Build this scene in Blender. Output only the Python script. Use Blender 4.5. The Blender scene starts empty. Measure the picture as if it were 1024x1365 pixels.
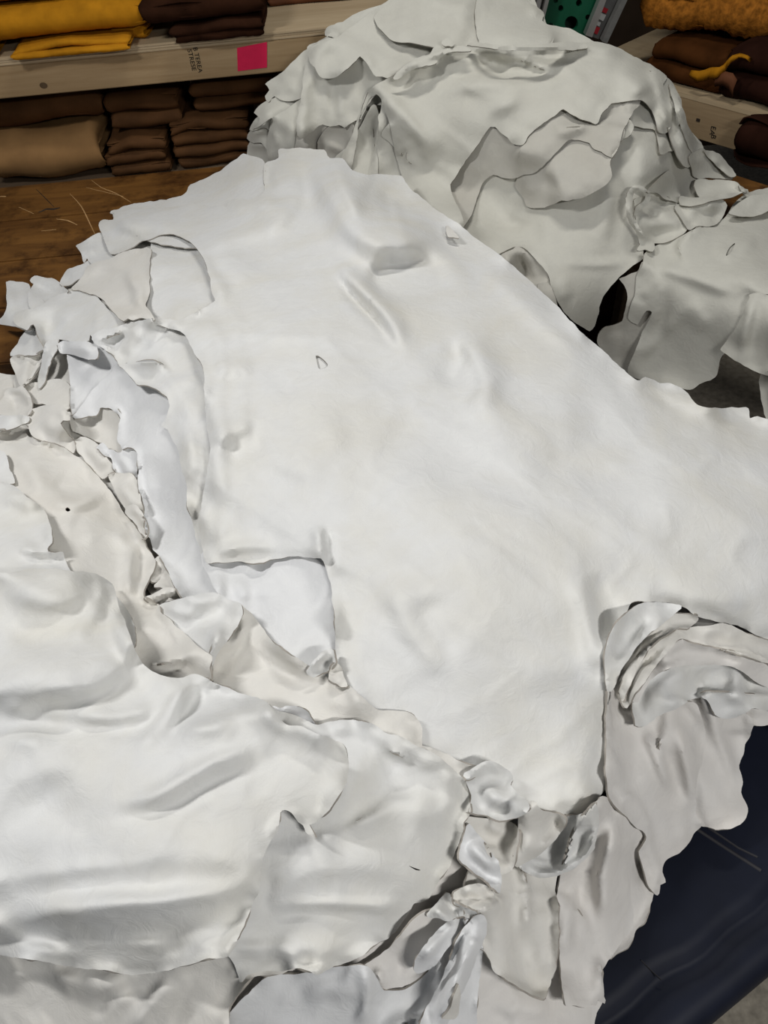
import bpy, bmesh, random
import numpy as np
from math import *
from mathutils import Vector, Matrix
from mathutils.geometry import delaunay_2d_cdt

# ------------------------------------------------------------------ camera
scene = bpy.context.scene
col = scene.collection
CZ, PITCH, ROLL, F = 1.9, 48.0, 5.5, 1026.0
_p, _r = radians(PITCH), radians(ROLL)
fw = np.array([0, cos(_p), -sin(_p)]); _R = np.array([1., 0, 0]); _U = np.cross(_R, fw)
rt = _R * cos(_r) - _U * sin(_r); up = _U * cos(_r) + _R * sin(_r)
CAM = np.array([0, 0, CZ])
cd = bpy.data.cameras.new('camera'); cam = bpy.data.objects.new('camera', cd); col.objects.link(cam)
M = Matrix(((rt[0], up[0], -fw[0], 0), (rt[1], up[1], -fw[1], 0), (rt[2], up[2], -fw[2], CZ), (0, 0, 0, 1)))
cam.matrix_world = M
cd.sensor_fit = 'VERTICAL'; cd.sensor_height = 24.0; cd.lens = 24.0 * F / 1365.0
cd.clip_start = 0.02
scene.camera = cam
# ------------------------------------------------------------------ world, lamps, exposure
w = bpy.data.worlds.new('world'); scene.world = w; w.use_nodes = True
w.node_tree.nodes['Background'].inputs[0].default_value = (0.80, 0.88, 1.0, 1)
w.node_tree.nodes['Background'].inputs[1].default_value = 0.10
def lamp(name, loc, target, sx, sy, power, color):
    l = bpy.data.lights.new(name, 'AREA'); l.shape = 'RECTANGLE'; l.size = sx; l.size_y = sy
    l.energy = power; l.color = color
    o = bpy.data.objects.new(name, l); col.objects.link(o); o.location = loc
    o.rotation_euler = (Vector(target) - Vector(loc)).to_track_quat('-Z', 'Y').to_euler()
    return o
lamp('ceiling_lamp_front', (-1.4, 0.9, 2.95), (0.0, 0.75, 0.9), 0.12, 0.5, 31, (1.0, 0.99, 0.98))
lamp('ceiling_lamp_back', (0.35, 2.1, 3.1), (0.4, 1.6, 0.9), 0.7, 0.12, 20, (1.0, 0.975, 0.92))
lamp('fill_lamp_near', (0.95, -0.75, 2.5), (0.7, 0.4, 0.8), 0.6, 0.12, 29, (1.0, 0.985, 0.96))  # added fill light, brightens the camera-facing skirts of the front pile
vs = scene.view_settings
vs.view_transform = 'Standard'; vs.look = 'None'; vs.gamma = 1.0; vs.exposure = -0.10
vs.use_curve_mapping = False

# ------------------------------------------------------------------ helpers
def ray(x, y): return fw + (x - 512) / F * rt - (y - 682.5) / F * up
def at_z(x, y, z):
    d = ray(x, y); return CAM + d * (z - CZ) / d[2]
def at_y(x, y, Y):
    d = ray(x, y); return CAM + d * Y / d[1]
def at_x(x, y, X):
    d = ray(x, y); return CAM + d * X / d[0]

def tag(o, label=None, cat=None, group=None, kind=None):
    if label: o['label'] = label
    if cat: o['category'] = cat
    if group: o['group'] = group
    if kind: o['kind'] = kind
    return o
def empty(name, loc, label, cat, group=None, rz=0):
    o = bpy.data.objects.new(name, None); col.objects.link(o); o.location = loc
    o.rotation_euler = (0, 0, rz); o.empty_display_size = .05
    return tag(o, label, cat, group)
def mesh_obj(name, verts, faces, mat, parent=None, smooth=False):
    me = bpy.data.meshes.new(name); me.from_pydata([tuple(map(float, v)) for v in verts], [], faces); me.update()
    me.materials.append(mat)
    if smooth: me.polygons.foreach_set('use_smooth', [True] * len(me.polygons))
    o = bpy.data.objects.new(name, me); col.objects.link(o)
    if parent is not None: o.parent = parent
    return o
def bm_obj(name, bm, mat, parent=None, smooth=False):
    bmesh.ops.recalc_face_normals(bm, faces=bm.faces)
    me = bpy.data.meshes.new(name); bm.to_mesh(me); bm.free(); me.materials.append(mat)
    if smooth: me.polygons.foreach_set('use_smooth', [True] * len(me.polygons))
    o = bpy.data.objects.new(name, me); col.objects.link(o)
    if parent is not None: o.parent = parent
    return o
def box_bm(bm, c, s, bevel=0.0, rot=None):
    r = bmesh.ops.create_cube(bm, size=1.0); vs_ = r['verts']
    bmesh.ops.scale(bm, vec=s, verts=vs_)
    if bevel:
        es = list({e for v in vs_ for e in v.link_edges})
        rr = bmesh.ops.bevel(bm, geom=es, offset=bevel, segments=2, affect='EDGES')
        vs_ = list({v for f in rr['faces'] for v in f.verts} | {v for v in vs_ if v.is_valid})
    if rot is not None: bmesh.ops.rotate(bm, matrix=rot, verts=vs_)
    bmesh.ops.translate(bm, vec=c, verts=vs_)
    return bm
def box(name, c, s, mat, parent=None, bevel=0.003):
    return bm_obj(name, box_bm(bmesh.new(), c, s, bevel), mat, parent)

# ------------------------------------------------------------------ materials
def mat_base(name, rough=.6, spec=.5):
    m = bpy.data.materials.new(name); m.use_nodes = True
    nt = m.node_tree; b = nt.nodes['Principled BSDF']
    b.inputs['Roughness'].default_value = rough
    b.inputs['Specular IOR Level'].default_value = spec
    return m, nt, b
def noise(nt, scale, detail=4, rough=.55, vec=None, mscale=None, dist=0):
    tc = nt.nodes.new('ShaderNodeTexCoord'); mp = nt.nodes.new('ShaderNodeMapping')
    nt.links.new(tc.outputs['Object'], mp.inputs[0])
    if mscale: mp.inputs['Scale'].default_value = mscale
    n = nt.nodes.new('ShaderNodeTexNoise'); n.inputs['Scale'].default_value = scale
    n.inputs['Detail'].default_value = detail; n.inputs['Roughness'].default_value = rough
    n.inputs['Distortion'].default_value = dist
    nt.links.new(mp.outputs[0], n.inputs['Vector']); return n
def ramp(nt, src, stops):
    r = nt.nodes.new('ShaderNodeValToRGB'); nt.links.new(src, r.inputs[0])
    e = r.color_ramp.elements
    while len(e) < len(stops): e.new(.5)
    for el, (p, c) in zip(e, stops): el.position = p; el.color = (*c, 1)
    return r
def mixc(nt, fac, a, b, mode='MIX'):
    m = nt.nodes.new('ShaderNodeMix'); m.data_type = 'RGBA'; m.blend_type = mode
    if isinstance(fac, (int, float)): m.inputs[0].default_value = fac
    else: nt.links.new(fac, m.inputs[0])
    for i, v in ((6, a), (7, b)):
        if isinstance(v, tuple): m.inputs[i].default_value = (*v, 1)
        else: nt.links.new(v, m.inputs[i])
    return m.outputs[2]
def bump(nt, b, srcs):
    last = None
    for src, strength, dist in srcs:
        bp = nt.nodes.new('ShaderNodeBump'); bp.inputs['Strength'].default_value = strength
        bp.inputs['Distance'].default_value = dist; nt.links.new(src, bp.inputs['Height'])
        if last: nt.links.new(last, bp.inputs['Normal'])
        last = bp.outputs[0]
    nt.links.new(last, b.inputs['Normal'])

def leather(name, c, stain, rough=.8, spec=.12):
    m, nt, b = mat_base(name, rough, spec)
    n1 = noise(nt, 5.0, 5, .6, dist=.4); n2 = noise(nt, 2.2, 3); n3 = noise(nt, 420, 2); n4 = noise(nt, 40, 5, .6, dist=1.0); n5 = noise(nt, 7, 4, .55, dist=.6); n5.noise_type = 'RIDGED_MULTIFRACTAL'
    r1 = ramp(nt, n1.outputs[0], [(.42, (0, 0, 0)), (.72, (1, 1, 1))])
    lo = tuple(x * .95 for x in c)
    base = mixc(nt, r1.outputs[0], c, stain)
    r2 = ramp(nt, n4.outputs[0], [(.35, (0, 0, 0)), (.65, (1, 1, 1))])
    dim = mixc(nt, r2.outputs[0], (.965, .965, .97), (1, 1, 1))
    out = mixc(nt, 1.0, base, dim, 'MULTIPLY')
    nt.links.new(out, b.inputs['Base Color'])
    bump(nt, b, [(n5.outputs[0], .22, .006), (n4.outputs[0], .4, .0035), (n3.outputs[0], .15, .0006)])
    return m
MW = leather('white_leather', (.69, .692, .68), (.655, .64, .585))
MB = leather('cool_white_leather', (.705, .71, .712), (.68, .683, .675))
MC = leather('cream_leather', (.69, .675, .635), (.65, .625, .57))
MG = leather('shaded_white_leather', (.565, .556, .498), (.52, .508, .45))  # same white leather, with the far pile's weaker light put into its colour
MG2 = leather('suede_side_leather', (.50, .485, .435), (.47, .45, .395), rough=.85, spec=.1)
MK = leather('flesh_side_leather', (.70, .68, .65), (.65, .62, .58), rough=.85, spec=.12)

def wood(name, c1, c2, scale=(1, 14, 14), rough=.55, spec=.4, knots=None):
    m, nt, b = mat_base(name, rough, spec)
    n1 = noise(nt, 3.0, 6, .6, mscale=scale, dist=.8); n2 = noise(nt, 9, 5, .7); n3 = noise(nt, 60, 3, mscale=scale)
    r = ramp(nt, n1.outputs[0], [(.3, c1), (.7, c2)])
    out = r.outputs[0]
    if knots:
        r2 = ramp(nt, n2.outputs[0], [(.30, knots), (.52, (1, 1, 1))])
        out = mixc(nt, 1.0, out, r2.outputs[0], 'MULTIPLY')
    nt.links.new(out, b.inputs['Base Color'])
    bump(nt, b, [(n1.outputs[0], .25, .002), (n3.outputs[0], .3, .001)])
    return m
M_PINE = wood('pine_wood', (.28, .185, .09), (.37, .26, .14))
M_PINEX = wood('pine_beam_corner', (.26, .18, .10), (.36, .26, .15))
M_PLY = wood('plywood', (.40, .30, .18), (.50, .39, .25), scale=(1, 8, 40))
M_BENCH = wood('worn_brown_bench', (.085, .034, .008), (.21, .095, .022), scale=(1, 5, 5), rough=.42, spec=.5, knots=(.22, .17, .14))
M_POST = wood('dark_post', (.10, .07, .045), (.16, .11, .07))
def plain(name, c, rough=.6, spec=.4, metal=0, bs=0, bscale=30, var=.15):
    m, nt, b = mat_base(name, rough, spec); b.inputs['Metallic'].default_value = metal
    n = noise(nt, bscale, 4)
    r = ramp(nt, n.outputs[0], [(.3, tuple(x * (1 - var) for x in c)), (.7, tuple(min(1, x * (1 + var)) for x in c))])
    nt.links.new(r.outputs[0], b.inputs['Base Color'])
    if bs: bump(nt, b, [(n.outputs[0], bs, .004)])
    return m
M_EDGE = plain('raw_leather_edge', (.34, .315, .28), .9, .05, var=.2)
M_EDGEG = plain('raw_leather_edge_shaded', (.22, .205, .175), .9, .05, var=.2)  # darker copy of the cut edge, far pile's shade put into the colour
M_YEL = plain('ochre_suede', (.40, .17, .008), .9, .08, bs=.25, bscale=14, var=.22)
M_DKB = plain('dark_brown_leather', (.026, .010, .005), .9, .04, bs=.3, bscale=12, var=.4)
M_RUS = plain('russet_leather', (.12, .045, .02), .75, .15, bs=.3, bscale=12, var=.3)
M_TAN = plain('tan_leather', (.26, .145, .058), .8, .12, bs=.25, bscale=9, var=.18)
M_BRN = plain('brown_leather', (.085, .038, .014), .8, .12, bs=.25, bscale=9, var=.3)
M_ORG = plain('orange_shearling', (.27, .10, .014), .95, .05, bs=1.0, bscale=55, var=.45)
M_NAVY = plain('navy_vinyl', (.008, .010, .019), .55, .15, bs=.15, bscale=8, var=.3)
M_PINK = plain('pink_paper', (.62, .015, .07), .7, .2, var=.06)
M_GREEN = plain('green_plastic', (.003, .075, .035), .45, .4, var=.1)
M_ALU = plain('aluminium', (.55, .55, .53), .38, .5, metal=.8, var=.05)
M_BLK = plain('black_ink', (.02, .018, .015), .8, .1, var=.1)
M_RED = plain('red_print', (.45, .02, .03), .6, .3, var=.05)
M_WLAB = plain('white_print', (.6, .6, .58), .6, .3, var=.05)
M_WALL = plain('dim_brown_wall', (.045, .030, .020), .9, .1, bs=.1, bscale=4, var=.3)
M_FLOOR = plain('concrete_floor', (.30, .27, .22), .85, .2, bs=.6, bscale=45, var=.28)
M_SCR = plain('pale_scratch', (.45, .27, .12), .7, .2, var=.2)
M_DENT = plain('dark_gouge', (.035, .026, .020), .7, .2, var=.5)

# ------------------------------------------------------------------ draping engine
GX0, GY0, CS = -220, -160, 2.0
NX, NY = 730, 860
gx = GX0 + CS * np.arange(NX); gy = GY0 + CS * np.arange(NY)
PX, PY = np.meshgrid(gx, gy)
rng = np.random.default_rng(7)

def blur(a, s):
    """three box passes ~ gaussian of sigma s cells"""
    r = max(1, int(round(s * .95)))
    for ax in (0, 1):
        for _ in range(3):
            pad = [(r + 1, r) if i == ax else (0, 0) for i in range(2)]
            c = np.cumsum(np.pad(a, pad, mode='edge'), axis=ax)
            n = a.shape[ax]
            a = (np.take(c, range(2 * r + 1, 2 * r + 1 + n), axis=ax) - np.take(c, range(0, n), axis=ax)) / (2 * r + 1)
    return a
def nfield(wl, seed, ax=1.0, ang=0.0):
    """smooth noise on the working grid, wavelength wl in px, stretched by ax along ang"""
    r = np.random.default_rng(seed)
    ca, sa = cos(ang), sin(ang)
    u = (PX * ca + PY * sa) / (wl * ax); v = (-PX * sa + PY * ca) / wl
    u = u - u.min(); v = v - v.min()
    g = r.normal(size=(int(v.max()) + 4, int(u.max()) + 4))
    iu = u.astype(int); iv = v.astype(int); fu = u - iu; fv = v - iv
    fu = fu * fu * (3 - 2 * fu); fv = fv * fv * (3 - 2 * fv)
    return (g[iv, iu] * (1 - fu) * (1 - fv) + g[iv, iu + 1] * fu * (1 - fv) + g[iv + 1, iu] * (1 - fu) * fv + g[iv + 1, iu + 1] * fu * fv)
_NF = [nfield(70, 11), nfield(46, 12), nfield(26, 13), nfield(120, 14), nfield(34, 15, 3.0, .6), nfield(40, 16, 3.5, -1.0), nfield(15, 17), nfield(26, 18, 7.0, 1.25), nfield(24, 19, 7.0, 1.75)]
NFP = [np.pad(q, ((0, NY - 1), (0, NX - 1)), mode='reflect') for q in _NF]
NF = _NF

def tps(ctrl):
    P = np.array([[c[0], c[1]] for c in ctrl], float) / 400.0
    W = []
    for c in ctrl:
        d = ray(c[0], c[1])
        if c[2] == 'P': # vertical front plane of the far table, offset c[3] towards the camera
            t = ((FP0 - FPN * c[3] - CAM) @ FPN) / (d @ FPN)
        elif c[2] == 'Y': t = c[3] / d[1]
        else: t = (c[2] - CZ) / d[2]
        W.append(1.0 / t)
    W = np.array(W); n = len(P)
    def U(r2): return .5 * r2 * np.log(r2 + 1e-12)
    K = U(((P[:, None] - P[None]) ** 2).sum(-1)) + np.eye(n) * 2e-4
    A = np.zeros((n + 3, n + 3)); A[:n, :n] = K; A[:n, n] = 1; A[:n, n + 1:] = P; A[n, :n] = 1; A[n + 1:, :n] = P.T
    s = np.linalg.solve(A, np.r_[W, 0, 0, 0])
    out = s[n] + s[n + 1] * PX / 400 + s[n + 2] * PY / 400
    for k in range(n):
        out = out + s[k] * U((PX / 400 - P[k, 0]) ** 2 + (PY / 400 - P[k, 1]) ** 2)
    return np.clip(out, .15, 4.0)

FM = 1.9
def stroke_field(shape_out, pts, width, h):
    pts = np.array(pts, float)
    x0, y0 = pts.min(0) - width * 4; x1, y1 = pts.max(0) + width * 4
    i0 = max(0, int((x0 - GX0) / CS)); i1 = min(NX, int((x1 - GX0) / CS) + 2)
    j0 = max(0, int((y0 - GY0) / CS)); j1 = min(NY, int((y1 - GY0) / CS) + 2)
    if i1 <= i0 or j1 <= j0: return
    # smooth the stroke
    pts = catmull(pts, False, 6.0)
    X = PX[j0:j1, i0:i1]; Y = PY[j0:j1, i0:i1]
    seg = np.linalg.norm(np.diff(pts, axis=0), axis=1); L = seg.sum(); cum = np.r_[0, np.cumsum(seg)]
    best = np.full(X.shape, 1e9); sg = np.zeros(X.shape); tt = np.zeros(X.shape)
    for k in range(len(pts) - 1):
        a, b = pts[k], pts[k + 1]; ab = b - a; l2 = ab @ ab + 1e-9
        t = np.clip(((X - a[0]) * ab[0] + (Y - a[1]) * ab[1]) / l2, 0, 1)
        d = (X - a[0] - t * ab[0]) ** 2 + (Y - a[1] - t * ab[1]) ** 2
        m = d < best; best = np.where(m, d, best)
        sg = np.where(m, np.sign((X - a[0]) * ab[1] - (Y - a[1]) * ab[0]), sg); tt = np.where(m, cum[k] + t * seg[k], tt)
    s = tt / L
    env = np.clip(np.minimum(s, 1 - s) / .28, 0, 1); env = env * env * (3 - 2 * env) * .9 + .1
    side = 1 if (int(abs(pts[0, 0]) * 7 + abs(pts[0, 1]) * 3)) % 2 else -1
    d = np.sqrt(best + (width * .3) ** 2) - width * .3
    wd = np.where(sg * side > 0, width * .5, width * .95)
    shape_out[j0:j1, i0:i1] += h * .001 * FM * env * np.exp(-(d / wd) ** 1.6)

def catmull(P, closed, step):
    P = np.array(P, float); n = len(P); out = []
    rngk = range(n) if closed else range(n - 1)
    for k in rngk:
        p1, p2 = P[k], P[(k + 1) % n]
        p0 = P[(k - 1) % n] if closed or k > 0 else p1
        p3 = P[(k + 2) % n] if closed or k < n - 2 else p2
        L = np.linalg.norm(p2 - p1)
        m1 = (p2 - p0) * .5; m2 = (p3 - p1) * .5
        for m in (m1, m2):
            l = np.linalg.norm(m)
            if l > L * 1.0: m *= L * 1.0 / l
        ns = max(1, int(round(L / step)))
        for i in range(ns):
            t = i / ns
            out.append((2 * t**3 - 3 * t**2 + 1) * p1 + (t**3 - 2 * t**2 + t) * m1 + (-2 * t**3 + 3 * t**2) * p2 + (t**3 - t**2) * m2)
    if not closed: out.append(P[-1])
    return np.array(out)

def inside(poly, X, Y):
    c = np.zeros(X.shape, bool); n = len(poly)
    for k in range(n):
        a, b = poly[k], poly[(k + 1) % n]
        if a[1] == b[1]: continue
        cond = ((a[1] > Y) != (b[1] > Y))
        c ^= cond & (X < (b[0] - a[0]) * (Y - a[1]) / (b[1] - a[1]) + a[0])
    return c
def raster(poly, i0, i1, j0, j1):
    m = np.zeros((j1 - j0, i1 - i0), bool)
    x0 = poly; x1 = np.roll(poly, -1, 0)
    for j in range(j0, j1):
        y = gy[j]
        c = (x0[:, 1] > y) != (x1[:, 1] > y)
        if not c.any(): continue
        a, b = x0[c], x1[c]
        xs = np.sort(a[:, 0] + (y - a[:, 1]) * (b[:, 0] - a[:, 0]) / (b[:, 1] - a[:, 1]))
        for k in range(0, len(xs) - 1, 2):
            s = int(np.ceil((xs[k] - GX0) / CS)) - i0; e = int(np.floor((xs[k + 1] - GX0) / CS)) - i0 + 1
            m[j - j0, max(0, s):max(0, e)] = True
    return m

class Pile:
    def __init__(self, ctrl, base=()):
        self.W = tps(ctrl)
        self.buf = np.zeros((NY, NX))
        for p, wd, h in base: stroke_field(self.buf, p, wd, h)
        self.base = np.minimum(self.buf, 0)
        D = fw[None, None] + ((PX - 512) / F)[..., None] * rt - ((PY - 682.5) / F)[..., None] * up
        self.len = np.linalg.norm(D, axis=-1)
        P = CAM + D / self.W[..., None]
        du = np.gradient(P, axis=1); dv = np.gradient(P, axis=0)
        n = np.cross(du, dv); n /= np.linalg.norm(n, axis=-1)[..., None] + 1e-12
        self.cos = np.clip(np.abs((n * D).sum(-1)) / self.len, .38, 1)
        self.cos = blur(self.cos, 4)
    def sample(self, fld, X, Y):
        u = np.clip((X - GX0) / CS, 0, NX - 1.001); v = np.clip((Y - GY0) / CS, 0, NY - 1.001)
        i = u.astype(int); j = v.astype(int); a = u - i; b = v - j
        return fld[j, i] * (1 - a) * (1 - b) + fld[j, i + 1] * a * (1 - b) + fld[j + 1, i] * (1 - a) * b + fld[j + 1, i + 1] * a * b
    def world(self, X, Y, fld):
        N = self.sample(fld, X, Y)
        Wv = self.sample(self.W, X, Y); c = self.sample(self.cos, X, Y)
        D = fw[None] + ((X - 512) / F)[:, None] * rt - ((Y - 682.5) / F)[:, None] * up
        L = np.linalg.norm(D, axis=-1)
        return CAM + D * (1 / Wv - N / c / L)[:, None]

def S(s):
    v = [float(q) for q in s.replace(',', ' ').split()]
    return [(v[i], v[i + 1]) for i in range(0, len(v), 2)]

seed_ = [100]
def hide(pile, label, pts, mat, folds=(), puff=2.0, lift=7.0, lw=5.0, und=2.0, dirn=None, jag=1.0, step=4.2, smooth=5.0, thick=.0024,
         holes=(), group=None, gap=3.0, tilt=None, crump=1.0, rim=None, fs=1.0, name='leather_hide'):
    seed_[0] += 1; r = np.random.default_rng(seed_[0])
    if isinstance(pts, str): pts = S(pts)
    out = catmull(pts, True, step)
    n = len(out)
    # torn-edge irregularity
    t = np.roll(out, -1, 0) - np.roll(out, 1, 0); t /= np.linalg.norm(t, axis=1)[:, None] + 1e-9
    nrm = np.c_[-t[:, 1], t[:, 0]]
    k = r.normal(size=n); k = (k + np.roll(k, 1) * .9) * .5; k2 = np.interp(np.arange(n), np.linspace(0, n, max(4, n // 5)), r.normal(size=max(4, n // 5)))
    out = out + nrm * ((k * .55 + k2 * .8) * jag)[:, None]
    pad = 60
    i0 = max(0, int((out[:, 0].min() - pad - GX0) / CS)); i1 = min(NX, int((out[:, 0].max() + pad - GX0) / CS) + 2)
    j0 = max(0, int((out[:, 1].min() - pad - GY0) / CS)); j1 = min(NY, int((out[:, 1].max() + pad - GY0) / CS) + 2)
    sl = (slice(j0, j1), slice(i0, i1))
    mask = raster(out, i0, i1, j0, j1)
    buf = pile.buf[sl]
    inb = np.where(mask, buf, np.nan); lo = np.nanpercentile(inb, 30) if mask.any() else 0
    b_in = np.where(mask, buf, np.clip(buf, lo - .003, lo + .004))
    s = blur(b_in, smooth); s = np.maximum(s, b_in); s = blur(s, 1.6)
    m1 = blur(mask.astype(float), lw / CS)
    edge = np.clip((1 - m1) * 2, 0, 1)
    shp = r.integers(0, 400, 2)
    def nf(q): return NFP[q][shp[0] + j0:shp[0] + j1, shp[1] + i0:shp[1] + i1]
    interior = 1 - edge * .3
    edge2 = np.clip((1 - blur(mask.astype(float), lw * 1.6)) * 2, 0, 1) ** 1.4
    dome = np.clip(2 * blur(mask.astype(float), 12) - 1, 0, 1)
    top = s + .001 * (gap + puff * dome + und * 1.5 * (nf(0) * .8 + nf(1) * .35 + .25 * nf(2) * .6) * interior)
    an = nf(4) if r.random() < .5 else nf(5)
    top += .001 * und * 1.9 * crump * (.45 * an + .55 * (1 - np.minimum(1, np.abs(an * 1.6 + .35 * nf(1)))) ** 2) * interior
    span = max(out[:, 0].max() - out[:, 0].min(), out[:, 1].max() - out[:, 1].min())
    ta = r.uniform(0, 2 * pi)
    amp = tilt if tilt is not None else (0 if span > 260 else r.uniform(.4, 1) * min(18, 3 + span * .15))
    if amp:
        q = PX[sl] * cos(ta) + PY[sl] * sin(ta); q0 = (out @ np.array([cos(ta), sin(ta)]))
        top += .001 * amp * np.clip((q - q0.min()) / (q0.max() - q0.min()), 0, 1) ** 1.5
    if dirn is not None: top += .001 * dirn[0] * NF[dirn[1]][sl] * interior
    full = np.zeros((NY, NX))
    for f in folds: stroke_field(full, S(f[0]) if isinstance(f[0], str) else f[0], f[1], f[2] * fs)
    top = top + full[sl]
    top += .001 * lift * (1.5 * edge ** 1.3 * np.clip(nf(2) * .7 + nf(6) * .3 + .2, 0, 1.6) + 2.6 * edge2 * np.clip(nf(1) * .9 + .15, 0, 1.5))
    top = np.maximum(top, buf + .001 * gap)
    top = np.maximum(blur(top, 1.0), buf + .001 * gap * (.8 if gap > 0 else 1.2))
    fld = np.zeros((NY, NX)); fld[sl] = top
    # mesh
    X, Y = [], []
    hx = step * 1.0; hy = hx * .87; row = 0
    y = out[:, 1].min() + hy * .5
    xs, ys = [], []
    while y < out[:, 1].max():
        x0 = out[:, 0].min() + (hx * .5 if row % 2 else 0)
        xr = np.arange(x0, out[:, 0].max(), hx); xs.append(xr); ys.append(np.full(len(xr), y)); y += hy; row += 1
    xs = np.concatenate(xs); ys = np.concatenate(ys)
    okm = np.zeros(xs.shape, bool)
    ii = np.clip(((xs - GX0) / CS).astype(int) - i0, 0, mask.shape[1] - 2); jj = np.clip(((ys - GY0) / CS).astype(int) - j0, 0, mask.shape[0] - 2)
    er = mask & np.roll(mask, 1, 0) & np.roll(mask, -1, 0) & np.roll(mask, 1, 1) & np.roll(mask, -1, 1)
    okm = er[jj, ii] & er[jj + 1, ii + 1]
    xs, ys = xs[okm], ys[okm]
    loops = [out] + [catmull(S(h) if isinstance(h, str) else h, True, 2.5) for h in holes]
    for h in loops[1:]:
        inh = inside(h, xs, ys); xs, ys = xs[~inh], ys[~inh]
    vv, ee = [], []
    for lp in loops:
        b0 = len(vv); vv += [Vector((float(a), float(b))) for a, b in lp]
        ee += [(b0 + q, b0 + (q + 1) % len(lp)) for q in range(len(lp))]
    vv += [Vector((float(a), float(b))) for a, b in zip(xs, ys)]
    V, E_, Fc, *_ = delaunay_2d_cdt(vv, ee, [], 1, 1e-4)
    V = np.array([(v.x, v.y) for v in V])
    Fc = [tuple(f) for f in Fc]
    if len(loops) > 1:
        cx = np.array([V[list(f)].mean(0) for f in Fc]); bad = np.zeros(len(Fc), bool)
        for h in loops[1:]: bad |= inside(h, cx[:, 0], cx[:, 1])
        Fc = [f for f, q in zip(Fc, bad) if not q]
    P = pile.world(V[:, 0], V[:, 1], fld)
    # consistent winding facing the camera
    a, b, c = P[Fc[0][0]], P[Fc[0][1]], P[Fc[0][2]]
    if np.cross(b - a, c - a) @ (CAM - a) < 0: Fc = [f[::-1] for f in Fc]
    org = P.mean(0); org[2] = P[:, 2].min()
    o = mesh_obj(name, P - org, Fc, mat, None, True); o.location = org
    md = o.modifiers.new('thickness', 'SOLIDIFY'); md.thickness = thick; md.offset = -1.0
    o.data.materials.append(rim or M_EDGE); md.material_offset_rim = 1
    es = o.modifiers.new('crisp_edge', 'EDGE_SPLIT'); es.split_angle = radians(62)
    tag(o, label, 'hide', group)
    pile.buf[sl] = np.where(mask, np.maximum(top, buf), buf)
    return o

def stack_body(pile, name, label, pts, zb, mat, group):
    """the lower hides of the pile that carry the ones in view"""
    out = catmull(S(pts), True, 14)
    X, Y = np.meshgrid(np.arange(out[:, 0].min(), out[:, 0].max(), 14), np.arange(out[:, 1].min(), out[:, 1].max(), 14))
    X = X.ravel(); Y = Y.ravel(); k = inside(out, X, Y)
    d = np.min((X[:, None] - out[None, :, 0]) ** 2 + (Y[:, None] - out[None, :, 1]) ** 2, axis=1); k &= d > 60
    vv = [Vector((float(a), float(b))) for a, b in out] + [Vector((float(a), float(b))) for a, b in zip(X[k], Y[k])]
    n = len(out)
    V, E_, Fc, *_ = delaunay_2d_cdt(vv, [(i, (i + 1) % n) for i in range(n)], [], 1, 1e-4)
    V = np.array([(v.x, v.y) for v in V])
    P = pile.world(V[:, 0], V[:, 1], pile.base - .012)
    P[:, 2] = np.maximum(P[:, 2], zb + .004)
    verts = list(P); faces = [tuple(f) for f in Fc]
    a, b, c = P[faces[0][0]], P[faces[0][1]], P[faces[0][2]]
    if np.cross(b - a, c - a)[2] < 0: faces = [f[::-1] for f in faces]
    ring = list(range(n)); cen = P[:n].mean(0)
    lay = 14
    for l in range(1, lay + 1):
        new = []
        for i in range(n):
            p = P[i].copy(); p[2] = P[i][2] + (zb - P[i][2]) * l / lay
            dr = p[:2] - cen[:2]; dr /= np.linalg.norm(dr) + 1e-9
            p[:2] += -dr * (.006 + .010 * abs(sin(l * 1.9 + i * .13)) * (l % 2)); new.append(len(verts)); verts.append(p)
        for i in range(n):
            faces.append((ring[i], ring[(i + 1) % n], new[(i + 1) % n], new[i]))
        ring = new
    o = mesh_obj(name, verts, faces, mat, None, False)
    return tag(o, label, 'hide stack', group, 'stuff')

exec_marker = True
# ------------------------------------------------------------------ setting
ZT, ZN = 0.80, 0.715
def structure(o): o['kind'] = 'structure'; return o
structure(box('floor', (0.2, 1.8, -.02), (8, 7, .04), M_FLOOR, bevel=0))
structure(box('wall_back', (0.2, 4.2, 1.4), (8, .08, 2.9), M_WALL, bevel=0))
structure(box('wall_right', (3.0, 1.8, 1.4), (.08, 7, 2.9), M_WALL, bevel=0))

# far table carrying the grey-looking pile: front edge direction and normal
FPD = np.array([.62, -.785, 0]); FPD /= np.linalg.norm(FPD)
FPN = np.array([.785, .62, 0]); FPN /= np.linalg.norm(FPN)
FP0 = at_z(860, 345, .82)

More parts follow.
